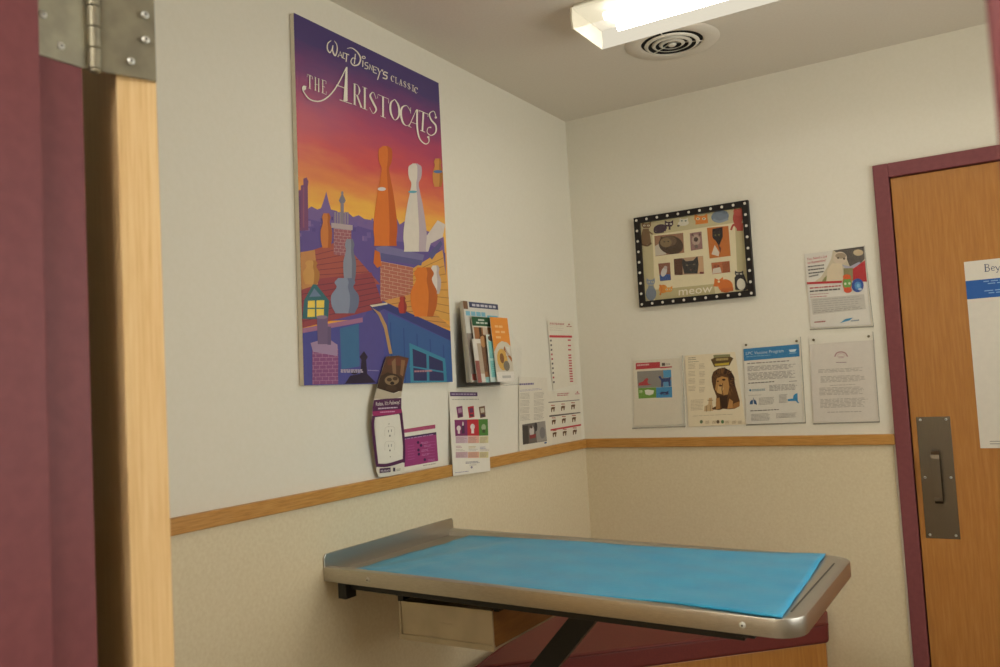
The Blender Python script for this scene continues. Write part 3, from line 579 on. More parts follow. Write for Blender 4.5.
# colour chart
ap = Art(LW(.012, -.075, .1), (440, 380, 6.667))
ap.sheet([(58, 78), (312, 76), (336, 606), (88, 640)], PAPER)
ap.poly([(66, 80), (248, 82), (250, 108), (68, 108)], '5a3a64', 1); ap.lines(76, 90, 236, 91, 1, 5, 'b9a6bc', 8, 2, rag=0); ap.lines(82, 128, 280, 126, 1, 5, GREY, 5)
for x, c, c2 in ((108, '7c3a66', 'b08aa0'), (184, 'b82f3c', '6a3a5a'), (258, '7a5a44', 'cabfa8')):
    ap.poly([(x, 180), (x+40, 172), (x+46, 246), (x+10, 254)], c, 1); ap.poly([(x+10, 190), (x+34, 186), (x+38, 215), (x+14, 220)], c2, 2); ap.rect(x+14, 228, x+38, 244, '4a3040', 2)
ap.poly([(96, 266), (180, 264), (184, 372), (102, 374)], '7e2f62', 1); ap.poly([(180, 264), (256, 262), (260, 372), (184, 372)], 'c0303a', 1); ap.poly([(256, 262), (318, 260), (321, 370), (260, 372)], '4f8038', 1)
ap.ell(124, 322, 14, 18, 'ddd0cc', 2); ap.rect(118, 336, 132, 358, 'ddd0cc', 2); ap.poly([(146, 290), (156, 276), (162, 296), (164, 356), (144, 358)], '4c2a48', 2); ap.ell(152, 292, 5, 14, 'ddd0cc', 3)
ap.ell(216, 312, 15, 20, 'e4d8d0', 2); ap.rect(208, 328, 226, 356, 'e4d8d0', 2); ap.ell(290, 316, 15, 22, '9fae8a', 2); ap.rect(282, 330, 300, 352, '41532f', 2)
for y, h, cs in ((376, 46, ('cdb2bc', 'dca996', 'd4cb9c')), (480, 40, ('c9a9ae', 'dba88c', 'd2c690'))):
    for k, x in enumerate((104, 186, 262)): ap.rect(x, y, x+(80, 74, 60)[k], y+h, cs[k], 1, -2); ap.lines(x+4, y+6, x+(80, 74, 60)[k]-6, y+4, 5 if h > 42 else 4, 8, 'a88a86', 3, 2, rag=.3)
for k, (x, c) in enumerate(((106, 'b78a92'), (190, 'c9b070'), (266, '9a93ac'))): ap.lines(x, 440+k*3, x+50, 438+k*3, 2, 9, c, 4, 1, rag=.4); ap.lines(x, 462, x+62, 460, 2, 9, 'b9aaa0', 3, 1, rag=.3)
ap.lines(170, 546, 268, 540, 2, 8, '7d7484', 4); ap.lines(196, 566, 244, 563, 1, 8, GREY, 4); ap.ell(210, 582, 7, 8, '8a8090', 1); ap.lines(100, 616, 204, 604, 1, 5, '9c8ea0', 5)
leaf('chart_flyer', 'white flyer with a purple, red and green chart overlapping the chair rail', 'flyer', ap)
# white page with photo
ap = Art(LW(.004), (505, 370, 7.84))
ap.sheet([(108, 52), (330, 62), (352, 596), (112, 648)], 'e2dac8')
ap.lines(112, 106, 230, 100, 1, 8, '6a5c88', 14, 1, rag=.05); ap.lines(114, 158, 296, 140, 2, 9, 'a59ab0', 3)
for k in range(4): ap.lines(118, 184+k*56, 196, 178+k*56, 5, 10, 'b3aa9a', 4); ap.lines(226, 180+k*56, 306, 172+k*56, 5, 10, 'b3aa9a', 4)
ap.poly([(134, 428), (314, 400), (328, 556), (140, 586)], '6a625c', 1); ap.poly([(136, 440), (180, 434), (186, 576), (140, 582)], '48423e', 2); ap.poly([(232, 416), (314, 402), (326, 552), (250, 566)], '9a948c', 2); ap.ell(208, 480, 18, 46, 'cbc3bc', 3); ap.ell(204, 446, 11, 13, '5c4a42', 4); ap.poly([(190, 512), (240, 500), (238, 530), (194, 540)], '8c3c3c', 4); ap.ell(240, 446, 12, 36, '3c3636', 3); ap.ell(292, 492, 22, 46, '7e7a78', 3)
ap.rect(308, 566, 326, 578, '4b5f8c', 1, -3)
leaf('notice', 'white notice with a grey photograph at its foot left of the red-printed sheets', 'notice', ap)
# red-printed sheets near the corner
Ec = (540, 310, 4.764)
ap = Art(LW(.0035), Ec)
ap.sheet([(34, 50), (158, 54), (176, 352), (62, 382)], 'e4dcc9')
ap.lines(46, 60, 116, 64, 2, 5, 'b86a60', 3, 1, rag=.05); ap.lines(46, 74, 112, 76, 3, 10, 'c4b6a4', 2); ap.poly([(132, 72), (138, 62), (144, 72)], 'b06a5a', 1); ap.lines(126, 76, 152, 77, 1, 4, 'b06a5a', 4, 1, rag=0)
ap.poly([(44, 120), (152, 122), (153, 132), (45, 131)], 'c4323a', 1)
for k in range(10): ap.rect(48+k*1.6, 141+k*22, 55+k*1.6, 150+k*22, 'b5444a' if k in (3, 4, 8) else '5d5350', 1)
for k, y in enumerate((140, 166, 186, 212, 224, 238, 250, 262, 276, 288, 300, 312, 324, 336)): ap.rect(132+k*.8, y, 146+k*.9, y+7, 'c2565a', 1)
leaf('flyer', 'white sheet with one red band and red side notes, upper one beside the room corner', 'flyer', ap)
ap = Art(LW(.003), Ec)
ap.sheet([(36, 388), (190, 382), (198, 620), (46, 640)], 'e4dcc9')
ap.lines(82, 398, 140, 394, 2, 8, 'b8605e', 4, 1, rag=.1); ap.poly([(172, 394), (178, 386), (184, 394)], 'b8605e', 1); ap.lines(166, 398, 188, 397, 1, 4, 'b8605e', 4, 1, rag=0)
ap.poly([(40, 438), (188, 426), (188, 430), (40, 443)], '8c837a', 1); ap.poly([(44, 502), (192, 486), (192, 491), (44, 510)], '5a5048', 1); ap.poly([(50, 568), (196, 543), (196, 551), (50, 576)], 'c0343a', 1)
for r_ in range(3):
    for q in range(3):
        x = 52+q*48+r_*4; y = 456+r_*60-q*6; ap.rect(x, y-4, x+18, y, 'b0563e', 1); ap.poly([(x, y+10), (x+8, y+6), (x+20, y+6), (x+18, y+14), (x+16, y+28), (x+12, y+28), (x+11, y+16), (x+6, y+18), (x+5, y+30), (x+1, y+30)], '6b4a26', 1)
leaf('flyer', 'white sheet with rows of small brown dogs, lower one beside the room corner', 'flyer', ap)

# brochure rack with its contents (leaning back against the wall)
HC = (455, 295, 7.02)
rk = thing('brochure_holder', 'clear acrylic wall pocket holding magazines and brochures', 'brochure holder', (.04, -.73, ZR+.24))
def slab(name, label, cat, x_top, x_bot, y0, y1, z0, z1, t, mat, art=None, group=None):
    """a magazine or brochure leaning back: bottom edge at x_bot, top edge at x_top"""
    tl = (x_top-x_bot)/(z1-z0); p = Plane((x_bot, 0, ZR+z0), (1, 0, -tl)); A_ = Art(p, HC)
    q = [Vector((x_bot, y0, ZR+z0)), Vector((x_bot, y1, ZR+z0)), Vector((x_top, y1, ZR+z1)), Vector((x_top, y0, ZR+z1))]
    A_.prism([v-p.n*t for v in q], p.n*(t-.00005), mat)
    def uv(u, v, l=1):                        # u right, v up, both 0-1 on the cover
        return q[0]+(q[1]-q[0])*u+(q[3]-q[0])*v+p.n*l*.00025
    if art: art(A_, uv)
    return tag(A_.build(name), label, cat, group)
def R4(A_, uv, u0, v0, u1, v1, c, l=1): A_.face([uv(u0, v0, l), uv(u1, v0, l), uv(u1, v1, l), uv(u0, v1, l)], c)
def E4(A_, uv, u, v, a_, b_, c, l=1): A_.face([uv(u+a_*math.cos(k*math.pi/8), v+b_*math.sin(k*math.pi/8), l) for k in range(16)], c)
def T4(A_, uv, n, u0, u1, v, h, c, l=2):      # a line of n small words, too fine to read
    w_ = (u1-u0)/n
    for k in range(n):
        q = w_*rnd.uniform(.7, .88); R4(A_, uv, u0+w_*k, v, u0+w_*k+q, v+h, c, l)
def mag_back(A_, uv): R4(A_, uv, 0, 0, 1, 1, 'd2cabc'); R4(A_, uv, .86, .93, 1, 1, 'c9583a', 2); R4(A_, uv, .86, .70, 1, .93, '59524e', 2)
def mag_mid(A_, uv): R4(A_, uv, 0, 0, 1, 1, 'c9c4b4'); R4(A_, uv, 0, .9, .2, 1, '7a5a40', 2)
def mag_front(A_, uv):
    R4(A_, uv, 0, 0, 1, 1, 'd6d2c6'); R4(A_, uv, .16, .925, 1, .995, '3f4260', 2); T4(A_, uv, 6, .24, .96, .943, .03, 'c6c4cc', 3); R4(A_, uv, 0, .9, .12, 1, '7c5a3e', 2)
    T4(A_, uv, 4, .04, .62, .82, .055, '7fb6c8', 3); R4(A_, uv, .64, .74, .96, .84, '6fb4c6', 3); R4(A_, uv, .2, .68, .6, .78, 'c2b6ae', 2); R4(A_, uv, .0, .1, .2, .6, '9a8c80', 2); R4(A_, uv, .02, .02, .2, .1, 'a8453c', 2)
slab('magazine', 'magazine with an orange-red cover corner at the back of the wall pocket', 'magazine', .014, .024, -.905, -.678, .265, .541, .011, 'd8d2c4', mag_back, 'magazines in the wall pocket')
slab('magazine', 'grey edged magazine in the middle of the wall pocket stack', 'magazine', .026, .038, -.928, -.708, .265, .537, .0115, 'cfcabc', mag_mid, 'magazines in the wall pocket')
slab('magazine', 'magazine with a navy top band and pale blue title, foremost of the magazines', 'magazine', .036, .056, -.938, -.715, .265, .540, .0095, 'd6d0c2', mag_front, 'magazines in the wall pocket')
def bro_green(A_, uv):
    R4(A_, uv, 0, 0, 1, 1, 'd9d0c0'); R4(A_, uv, 0, .86, 1, 1, '2e5a3c', 2); T4(A_, uv, 1, .32, .68, .94, .025, 'c8cfc0', 3); T4(A_, uv, 3, .2, .86, .895, .025, 'c8cfc0', 3)
    R4(A_, uv, .05, .0, 1, .84, '9d6a42', 2); R4(A_, uv, .30, .70, .42, .84, '4a3828', 3); R4(A_, uv, .5, .72, .75, .84, 'c9b49c', 3); E4(A_, uv, .42, .45, .26, .30, '7a5436', 3); E4(A_, uv, .44, .62, .16, .09, 'b98a5a', 4); R4(A_, uv, 0, 0, .22, .55, 'b8aa98', 3); R4(A_, uv, .1, .0, .3, .22, 'ddd4c4', 4); R4(A_, uv, .3, 0, 1, .08, '8bb4b0', 4)
def bro_teal(A_, uv):
    R4(A_, uv, 0, 0, 1, 1, 'c9d6cc'); R4(A_, uv, .1, .1, 1, .86, '7fc0ba', 2); R4(A_, uv, .1, .45, 1, .5, 'b6dcd4', 3); E4(A_, uv, .4, .93, .3, .07, '5a4232', 3)
    for k in range(6): R4(A_, uv, .2, .14+k*.045, .85, .155+k*.045, '5fa39e', 3)
def bro_orange(A_, uv):
    R4(A_, uv, 0, 0, 1, 1, 'e8923a'); R4(A_, uv, 0, 0, 1, .15, 'e6dfd2', 2); A_.face([uv(.0, .15, 2), uv(1, .15, 2), uv(1, .55, 2), uv(.8, .61, 2), uv(.5, .63, 2), uv(.25, .58, 2), uv(0, .46, 2)], 'd3c8b2')
    for k, s_ in enumerate((6, 8, 4)): T4(A_, uv, 2-(k == 2), .2, .2+.08*s_, .84-k*.085, .034, 'f2bd80', 3)
    E4(A_, uv, .42, .34, .30, .17, 'd8a84e', 3); E4(A_, uv, .40, .36, .12, .08, '8a5a2c', 4); E4(A_, uv, .62, .24, .18, .08, '7d7462', 4); A_.face([uv(.55, .50, 4), uv(.95, .30, 4), uv(.98, .36, 4), uv(.62, .55, 4)], 'b06a2c'); R4(A_, uv, .66, .40, .92, .54, 'ddd6c8', 4); R4(A_, uv, .3, .05, .8, .09, 'b9b4aa', 3)
def bro_side(A_, uv): R4(A_, uv, 0, 0, 1, 1, 'd9d2c6'); R4(A_, uv, .0, 0, .5, .5, '9a5a50', 2); R4(A_, uv, .5, .2, 1, .9, 'b6a48c', 2)
slab('brochure', 'brochure with a dark green top band and brown dog photo in the wall pocket', 'brochure', .050, .068, -.912, -.790, .262, .487, .002, 'e0d9cc', bro_green, 'brochures in the wall pocket')
slab('brochure', 'teal-panelled brochure between the green-topped and the orange ones', 'brochure', .066, .074, -.850, -.765, .262, .425, .0015, 'd9e0d8', bro_teal, 'brochures in the wall pocket')
slab('brochure', 'orange-topped brochure with a yellow food photo in the wall pocket', 'brochure', .068, .084, -.822, -.706, .262, .487, .002, 'e6dccb', bro_orange, 'brochures in the wall pocket')
slab('brochure', 'pale brochure leaning low at the left end of the wall pocket', 'brochure', .060, .074, -.930, -.880, .262, .41, .002, 'e0d9cc', bro_side, 'brochures in the wall pocket')
z0 = ZR+.250; ya, yb = -.952, -.668
b = MB(); b.box((.001, ya, z0), (.003, yb, ZR+.50), 'acrylic'); b.build('back_panel', rk)
b = MB(); b.prism([(.086, ya, z0), (.086, yb, z0), (.098, yb, z0+.13), (.098, ya, z0+.13)], (.002, 0, 0), 'acrylic'); b.build('front_panel', rk)
b = MB(); b.box((.003, ya, z0-.003), (.088, yb, z0), 'acrylic_edge'); b.build('shelf', rk)
for y in (ya, yb-.002):
    b = MB(); b.prism([(.003, y, z0), (.086, y, z0), (.098, y, z0+.13), (.02, y, ZR+.50), (.003, y, ZR+.50)], (0, .002, 0), 'acrylic'); b.build('side_panel', rk)

# ================================================================== BACK WALL
# cat collage in a dotted black frame
fx0, fx1, fz0, fz1 = .297, .769, ZR+.537, ZR+.910; fw = .0235; fy = -.022
pf = thing('picture_frame', 'black picture frame with white dots around a collage of cat photos', 'picture frame', (.526, 0, fz0))
b = MB()
O = [(fx0, fz0), (fx1, fz0), (fx1, fz1), (fx0, fz1)]; I = [(fx0+fw, fz0+fw), (fx1-fw, fz0+fw), (fx1-fw, fz1-fw), (fx0+fw, fz1-fw)]
for k in range(4):
    j = (k+1) % 4; q = [O[k], O[j], I[j], I[k]]
    b.prism([(x, -.001, z) for x, z in q], (0, fy+.001, 0), ink('1c1715'))
def dot(x, z): b.lathe((x, fy, z), (0, -1, 0), [(.0056, 0), (.0050, .0008), (.001, .0010)], ink('e2dcd0'), 12)
nx_, nz_ = 11, 9
for k in range(nx_):
    x = fx0+fw/2+(fx1-fx0-fw)*k/(nx_-1); dot(x, fz0+fw/2); dot(x, fz1-fw/2)
for k in range(1, nz_-1):
    z = fz0+fw/2+(fz1-fz0-fw)*k/(nz_-1); dot(fx0+fw/2, z); dot(fx1-fw/2, z)
b.build('frame', pf)
pl = BW(-.008); MC = (620, 190, 5.133)
a = Art(pl, MC); B0 = 'd3c69c'
a.prism([(fx0+fw-.004, -.0075, fz0+fw-.004), (fx1-fw+.004, -.0075, fz0+fw-.004), (fx1-fw+.004, -.0075, fz1-fw+.004), (fx0+fw-.004, -.0075, fz1-fw+.004)], (0, .005, 0), ink('e0d3aa'))
a.poly([(96, 168), (634, 90), (640, 190), (170, 240), (176, 560), (116, 572)], 'c4b88e', 1); a.poly([(588, 190), (644, 186), (664, 512), (596, 520)], 'c2b78c', 1); a.poly([(176, 500), (480, 470), (490, 540), (180, 565)], 'bfb284', 1)
a.poly([(166, 232), (590, 168), (604, 470), (180, 512)], 'e3d7b2', 2)
a.text('meow', 302, 542, 474, 524, 44, 'ebe2cc', 4)
def cat_head(x, y, w, h, c, eye, l=5):
    a.poly([(x-w, y), (x-w*.95, y-h*1.3), (x-w*.4, y-h*.75), (x+w*.4, y-h*.8), (x+w*.95, y-h*1.35), (x+w, y), (x+w*.6, y+h*.75), (x-w*.6, y+h*.75)], c, l)
    for s_ in (-.45, .45): a.ell(x+s_*w, y-h*.1, w*.28, h*.28, eye, l+1); a.ell(x+s_*w, y-h*.1, w*.1, h*.18, '201812', l+2)
# brown seated cat
a.poly([(118, 200), (148, 198), (158, 250), (160, 278), (108, 284), (106, 250)], '7d6040', 4); a.curve([(110, 278), (140, 286), (162, 272)], 9, '6a5034', 5); a.stroke([(150, 215), (168, 228)], 8, '7d6040', 4); cat_head(136, 184, 24, 16, '7d6040', 'e8dcc0')
# purple-black prowling cat
a.ell(208, 196, 34, 20, '43303a', 4, -8); a.curve([(178, 196), (182, 218), (226, 214)], 9, '43303a', 4); a.rect(226, 196, 236, 212, '43303a', 4); a.rect(250, 188, 260, 204, '43303a', 4); cat_head(252, 176, 22, 16, '43303a', 'e4dcc8')
# white cat lying
a.ell(326, 170, 28, 14, 'd8d2c2', 4, -6); cat_head(328, 160, 22, 13, 'd8d2c2', '8a9a8c'); a.ell(300, 184, 7, 5, '4a4640', 4)
# orange face, blue sleeping cat, red cat
cat_head(416, 150, 34, 22, 'd98032', 'eadfb8'); a.rect(388, 160, 452, 178, 'd98032', 4, -8)
a.ell(514, 136, 46, 32, '74808e', 4, -10); a.curve([(480, 150), (510, 164), (556, 148)], 11, '8a95a2', 5); a.ell(540, 116, 12, 8, '65717e', 5)
a.ell(606, 140, 26, 44, 'b3493c', 4, 6); a.poly([(582, 112), (588, 94), (606, 100), (622, 90), (632, 108), (624, 130), (592, 132)], 'c05444', 5); a.curve([(570, 206), (584, 178), (604, 196)], 10, 'b3493c', 5); a.rect(600, 170, 632, 210, 'b3493c', 4)
# bottom cats
a.ell(160, 532, 27, 36, '7f8894', 4); cat_head(158, 474, 22, 17, '8790a0', 'd8d2bc'); a.poly([(146, 490), (172, 490), (176, 510), (144, 510)], '7f8894', 4)
a.ell(222, 508, 22, 22, 'd98a36', 4); a.curve([(204, 486), (214, 510), (206, 540)], 8, 'd07a2e', 5); cat_head(250, 512, 20, 15, 'e09a40', 'eee2b8')
a.ell(542, 492, 38, 34, 'd5722c', 4, 10); a.poly([(482, 492), (486, 452), (508, 462), (530, 446), (528, 482), (506, 496)], 'd5722c', 5); a.ell(508, 470, 6, 6, 'eee2b8', 6); a.stroke([(480, 492), (504, 492)], 7, 'd5722c', 5); a.rect(520, 505, 582, 524, 'c9682a', 4, -6)
a.poly([(592, 512), (588, 450), (604, 430), (636, 432), (664, 506), (640, 516)], '2e2826', 4); a.ell(622, 484, 22, 30, 'ddd5c2', 5, -8); cat_head(612, 432, 22, 14, '2e2826', 'ddd5c2')
a.build('mat', pf)
def photo(pts, bg, fn):
    global a
    a = Art(BW(-.0092), MC); a.sheet(pts, bg, .0004); fn(a); a.build('photo', pf)
def ph1(a): a.poly([(176, 290), (200, 276), (240, 330), (182, 338)], 'c9bfae', 1); a.ell(262, 282, 64, 48, '4c3a2a', 2, 12); a.ell(252, 262, 40, 28, '6b5640', 3); a.poly([(204, 262), (210, 236), (232, 250)], '59452f', 4); a.ell(236, 270, 30, 24, '85704f', 4); a.ell(228, 266, 4, 3, '2a2016', 5); a.ell(248, 264, 4, 3, '2a2016', 5)
def ph2(a): a.ell(390, 256, 22, 28, 'b59c8c', 1); a.ell(390, 254, 11, 12, '4a3832', 2); a.poly([(364, 230), (374, 222), (380, 240)], '5c443c', 2); a.poly([(402, 240), (408, 220), (416, 228)], '5c443c', 2); a.ell(392, 290, 9, 10, '6f5f58', 2)
def ph3(a): a.poly([(474, 200), (526, 190), (528, 240), (508, 290), (492, 262), (474, 240)], '241c1a', 1); a.ell(498, 234, 24, 26, '2c2624', 2); a.ell(490, 232, 4, 3, '8a8a4c', 3); a.ell(508, 230, 4, 3, '8a8a4c', 3); a.poly([(470, 330), (486, 282), (510, 320), (506, 340)], 'd8cbb8', 1); a.poly([(500, 270), (520, 300), (515, 326)], '6c3a22', 2)
def ph4(a): a.poly([(276, 354), (320, 350), (322, 438), (280, 434)], '5a3a28', 1); a.poly([(392, 345), (428, 340), (430, 420), (398, 424)], 'c9a27a', 1); a.poly([(318, 376), (322, 350), (338, 366), (376, 362), (398, 338), (404, 380), (398, 428), (330, 430)], '3a3632', 2); a.ell(344, 386, 6, 4, '7a7058', 3); a.ell(380, 382, 6, 4, '7a7058', 3); a.ell(364, 410, 6, 4, '6b4a40', 3); a.rect(410, 420, 430, 440, '70302c', 3)
def ph5(a): a.poly([(202, 436), (258, 432), (260, 462), (206, 466)], '3f5a94', 1); a.ell(226, 420, 14, 26, 'c9c4c0', 2, 20); a.ell(234, 398, 9, 9, 'b8aca4', 3)
def ph6(a): a.ell(494, 396, 20, 17, 'a85a34', 1); a.poly([(478, 404), (514, 396), (522, 424), (474, 430)], 'd6cab8', 2); a.ell(488, 392, 4, 3, '2c1c14', 2); a.ell(504, 390, 4, 3, '2c1c14', 2); a.poly([(524, 372), (564, 368), (564, 420), (530, 424)], '9a5530', 1)
photo([(176, 236), (324, 220), (330, 322), (182, 340)], '9c7458', ph1); photo([(358, 222), (418, 213), (424, 302), (364, 312)], '94706a', ph2); photo([(446, 194), (556, 184), (568, 338), (460, 352)], 'c2702e', ph3)
photo([(276, 354), (426, 338), (432, 430), (280, 438)], 'b89878', ph4); photo([(196, 378), (256, 372), (262, 462), (206, 468)], '8a5a46', ph5); photo([(468, 374), (562, 364), (566, 422), (474, 432)], 'b4683e', ph6)
b = MB(); b.box((fx0+fw-.003, -.0150, fz0+fw-.003), (fx1-fw+.003, -.0140, fz1-fw+.003), 'glass'); b.build('glazing', pf)

def sleeve(label, pts, crop, screws, y=-.0075):
    """clear acrylic pocket screwed to the wall; the page stands inside it"""
    A_ = Art(BW(y), crop); p = [A_.P(*q) for q in pts]; cx = sum(q.x for q in p)/4; zb = min(q.z for q in p)
    s_ = thing('sign_holder', label, 'sign holder', (cx, 0, zb), 'clear acrylic sign holders on the back wall')
    A_.prism(p, (0, .0012, 0), 'acrylic'); A_.build('clear_panel', s_)
    q = MB(); bl, br = p[3], p[2]; q.prism([(bl.x, y-.0005, bl.z-.003), (br.x, y-.0005, br.z-.003), (br.x, y-.0005, br.z+.002), (bl.x, y-.0005, bl.z+.002)], (0, .0075, 0), 'acrylic_edge'); q.build('bottom_shade_edge', s_)  # greyish strip added as the shadow line along the panel's foot
    q = MB(); tr = p[1]; q.prism([(tr.x-.001, y-.0004, tr.z), (tr.x+.0008, y-.0004, tr.z), (br.x+.0008, y-.0004, br.z), (br.x-.001, y-.0004, br.z)], (0, .0065, 0), 'acrylic_edge'); q.build('side_edge', s_)
    for sx_, sy_ in screws:
        v = A_.P(sx_, sy_); q = MB(); q.lathe((v.x, y, v.z), (0, -1, 0), [(.005, 0), (.0045, .002), (.001, .003)], mat_screw, 12); q.build('screw', s_)
mat_screw = mat_noise('bronze_screw', '6f6448', '857a5c', 80, .4, .7)
G1 = 'pages on the back wall'
# 1 dog squares
sleeve('clear sign holder around the page of coloured dog squares', [(48, 20), (476, 4), (500, 596), (60, 612)], (625, 355, 8.34), [])
a = Art(BW(-.004), (625, 355, 8.34)); a.sheet([(64, 46), (456, 26), (476, 578), (78, 596)], 'ded5c0')
a.poly([(90, 68), (292, 58), (292, 108), (90, 122)], 'b8303a', 1); a.poly([(292, 100), (392, 94), (392, 104), (292, 112)], 'b8303a', 1); a.lines(100, 80, 204, 72, 1, 8, 'dcb8b0', 13, 2, rag=.05); a.rect(308, 66, 334, 90, '4a3a34', 1); a.lines(338, 72, 380, 68, 2, 8, GREY2, 4)
a.poly([(100, 138), (384, 122), (390, 262), (108, 276)], '8d877e', 1)
a.poly([(318, 128), (384, 122), (388, 186), (322, 190)], '4f9ac6', 2); a.poly([(318, 210), (388, 206), (390, 262), (322, 266)], '5a96c0', 2)
a.poly([(110, 276), (260, 270), (262, 356), (114, 364)], '6f9a3c', 1); a.poly([(260, 270), (392, 264), (394, 354), (262, 358)], '3f8cbc', 1)
a.poly([(112, 256), (114, 234), (150, 222), (166, 202), (184, 190), (196, 204), (186, 218), (194, 240), (224, 244), (192, 252)], 'b2393c', 2)
a.poly([(278, 180), (296, 174), (308, 196), (360, 192), (382, 180), (378, 206), (380, 262), (368, 262), (362, 222), (318, 226), (314, 268), (302, 266), (302, 214)], '2f3f74', 3)
a.poly([(164, 294), (190, 288), (242, 296), (236, 324), (206, 336), (172, 328)], 'e2dfce', 2); a.lines(120, 296, 150, 294, 3, 8, 'd2dcae', 5, 2, rag=.2)
a.poly([(288, 318), (306, 306), (344, 308), (368, 294), (360, 310), (368, 322), (344, 326), (330, 318), (300, 332)], '2a3766', 2); a.lines(320, 328, 364, 324, 1, 6, '5a3a5a', 7, 2, rag=0)
leaf('page', 'page with red header and coloured squares of dog silhouettes, leftmost page above the back rail', 'page', a)
# 2 lion
a = Art(BW(-.0035), (680, 345, 7.843)); a.sheet([(36, 84), (432, 54), (514, 622), (68, 642)], 'e8dabb')
a.lines(62, 100, 128, 95, 2, 14, '8c7c62', 5, 1, rag=.1); a.lines(64, 132, 160, 126, 1, 8, '8c7c62', 4)
for k in range(4): a.lines(66, 150+k*58, 122, 146+k*58, 4, 11, 'b5a584', 4); a.lines(150, 148+k*62, 196, 145+k*62, 4, 11, 'b5a584', 4)
a.lines(84, 432, 190, 426, 8, 11, 'b9a888', 4)
a.poly([(262, 78), (392, 72), (398, 100), (266, 108)], '8f8b62', 1); a.poly([(242, 114), (270, 100), (396, 92), (420, 104), (404, 128), (390, 160), (270, 172), (254, 140)], '5e4a2c', 2); a.poly([(272, 148), (386, 136), (384, 156), (276, 164)], 'c0a83e', 3); a.lines(282, 106, 380, 100, 1, 8, 'b8a266', 18, 3, rag=0)
a.poly([(248, 250), (262, 210), (300, 184), (350, 178), (400, 204), (426, 250), (432, 310), (450, 370), (470, 440), (468, 480), (430, 500), (380, 504), (340, 500), (310, 510), (258, 506), (250, 496), (284, 480), (286, 400), (262, 340), (250, 290)], '5c3c22', 2)
a.poly([(300, 184), (350, 178), (400, 204), (426, 250), (430, 330), (400, 300), (380, 240), (330, 214), (268, 240)], '38241a', 3)
for k in range(70):
    t = rnd.uniform(-2.9, 1.6); r0 = rnd.uniform(.55, .8); r1 = r0+rnd.uniform(.2, .36); cx_, cy_ = 342+rnd.uniform(-6, 6), 296
    a.stroke([(cx_+86*r0*math.cos(t), cy_+118*r0*math.sin(t)), (cx_+88*r1*math.cos(t+.12), cy_+120*r1*math.sin(t+.12))], [7, 2], rnd.choice(['4a2e1c', '6b4a2a', '7d5832', '3a2418']), 3)
a.poly([(288, 262), (330, 246), (376, 256), (388, 330), (376, 388), (344, 394), (300, 378), (276, 350)], 'b98a50', 3); a.poly([(300, 320), (330, 300), (344, 340), (326, 384), (290, 372)], 'd0a86c', 4); a.ell(344, 272, 14, 8, '3a2616', 4); a.ell(298, 284, 8, 6, '3a2616', 4); a.ell(318, 318, 12, 8, '5a3424', 5); a.stroke([(334, 300), (330, 350), (338, 392)], 7, '6b4a2a', 5)
a.poly([(310, 400), (370, 402), (372, 490), (330, 496)], '402a1a', 4); a.poly([(284, 420), (312, 412), (316, 498), (282, 506)], 'ab7c46', 4); a.poly([(388, 420), (416, 440), (414, 496), (372, 500)], 'b98850', 4); a.poly([(420, 460), (470, 440), (468, 480), (430, 500), (412, 498)], 'a0703e', 4)
a.poly([(190, 520), (192, 480), (222, 466), (226, 416), (252, 412), (254, 470), (266, 500), (262, 516)], 'cdae82', 1); a.rect(216, 430, 260, 436, 'a0855c', 2); a.rect(206, 478, 212, 522, 'a0855c', 2); a.rect(236, 470, 241, 520, 'a0855c', 2)
a.lines(100, 556, 440, 540, 1, 6, 'b4a484', 3)
for x, c in ((168, '6a7a58'), (298, '6e5a40'), (334, '6a8a5a')): a.ell(x, 602, 12, 14, c, 1)
for x in (200, 254, 356, 410, 456): a.lines(x, 596, x+30, 594, 3, 8, 'b09a74', 4, 1, rag=.1)
leaf('page', 'cream page with a seated brown lion under a wooden zoo sign', 'page', a)
# 3 vaccine page
Hc = (740, 335, 7.02)
sleeve('clear sign holder with two screws around the blue-headed page', [(16, 62), (424, 12), (460, 616), (42, 632)], Hc, [(42, 70), (397, 42)])
a = Art(BW(-.004), Hc); a.sheet([(24, 98), (413, 64), (446, 612), (46, 626)], 'dcd6c8')
a.poly([(24, 98), (413, 64), (418, 150), (28, 182)], '2f7cae', 1); a.text('LPC Vaccine Program', 42, 140, 306, 120, 22, 'c2d4dc', 2); a.lines(46, 150, 240, 136, 1, 5, '7fb0cc', 5, 2); a.poly([(342, 104), (398, 98), (388, 116), (352, 120)], 'c4d8e0', 2); a.lines(346, 126, 396, 122, 1, 5, '9cc2d4', 5, 2, rag=0)
a.lines(50, 198, 344, 178, 1, 5, '6e665c', 6, 1, rag=0); a.lines(52, 222, 390, 202, 4, 9, '9a9288', 4); a.lines(54, 268, 396, 248, 6, 9, '9a9288', 4, 1, 1)
a.lines(58, 336, 240, 324, 1, 5, '645c54', 6, 1, rag=0); a.lines(344, 324, 408, 318, 1, 5, '8a8278', 5); a.lines(206, 352, 408, 342, 5, 9, '9a9288', 4); a.ell(72, 388, 7, 8, '4d7f98', 1); a.lines(84, 382, 182, 376, 2, 8, '86a2ac', 5)
a.lines(132, 442, 242, 434, 6, 9, 'a29a90', 4); a.lines(274, 420, 334, 414, 7, 9, 'a29a90', 4)
a.poly([(68, 488), (72, 466), (86, 454), (92, 462), (90, 486)], '34557e', 1); a.poly([(96, 462), (102, 452), (114, 464), (120, 490), (98, 482)], '34557e', 1); a.rect(92, 440, 96, 462, '34557e', 1)
a.poly([(336, 450), (372, 446), (376, 424), (388, 412), (404, 408), (406, 462), (418, 480), (404, 476), (392, 462), (334, 464)], '2f84b4', 1)
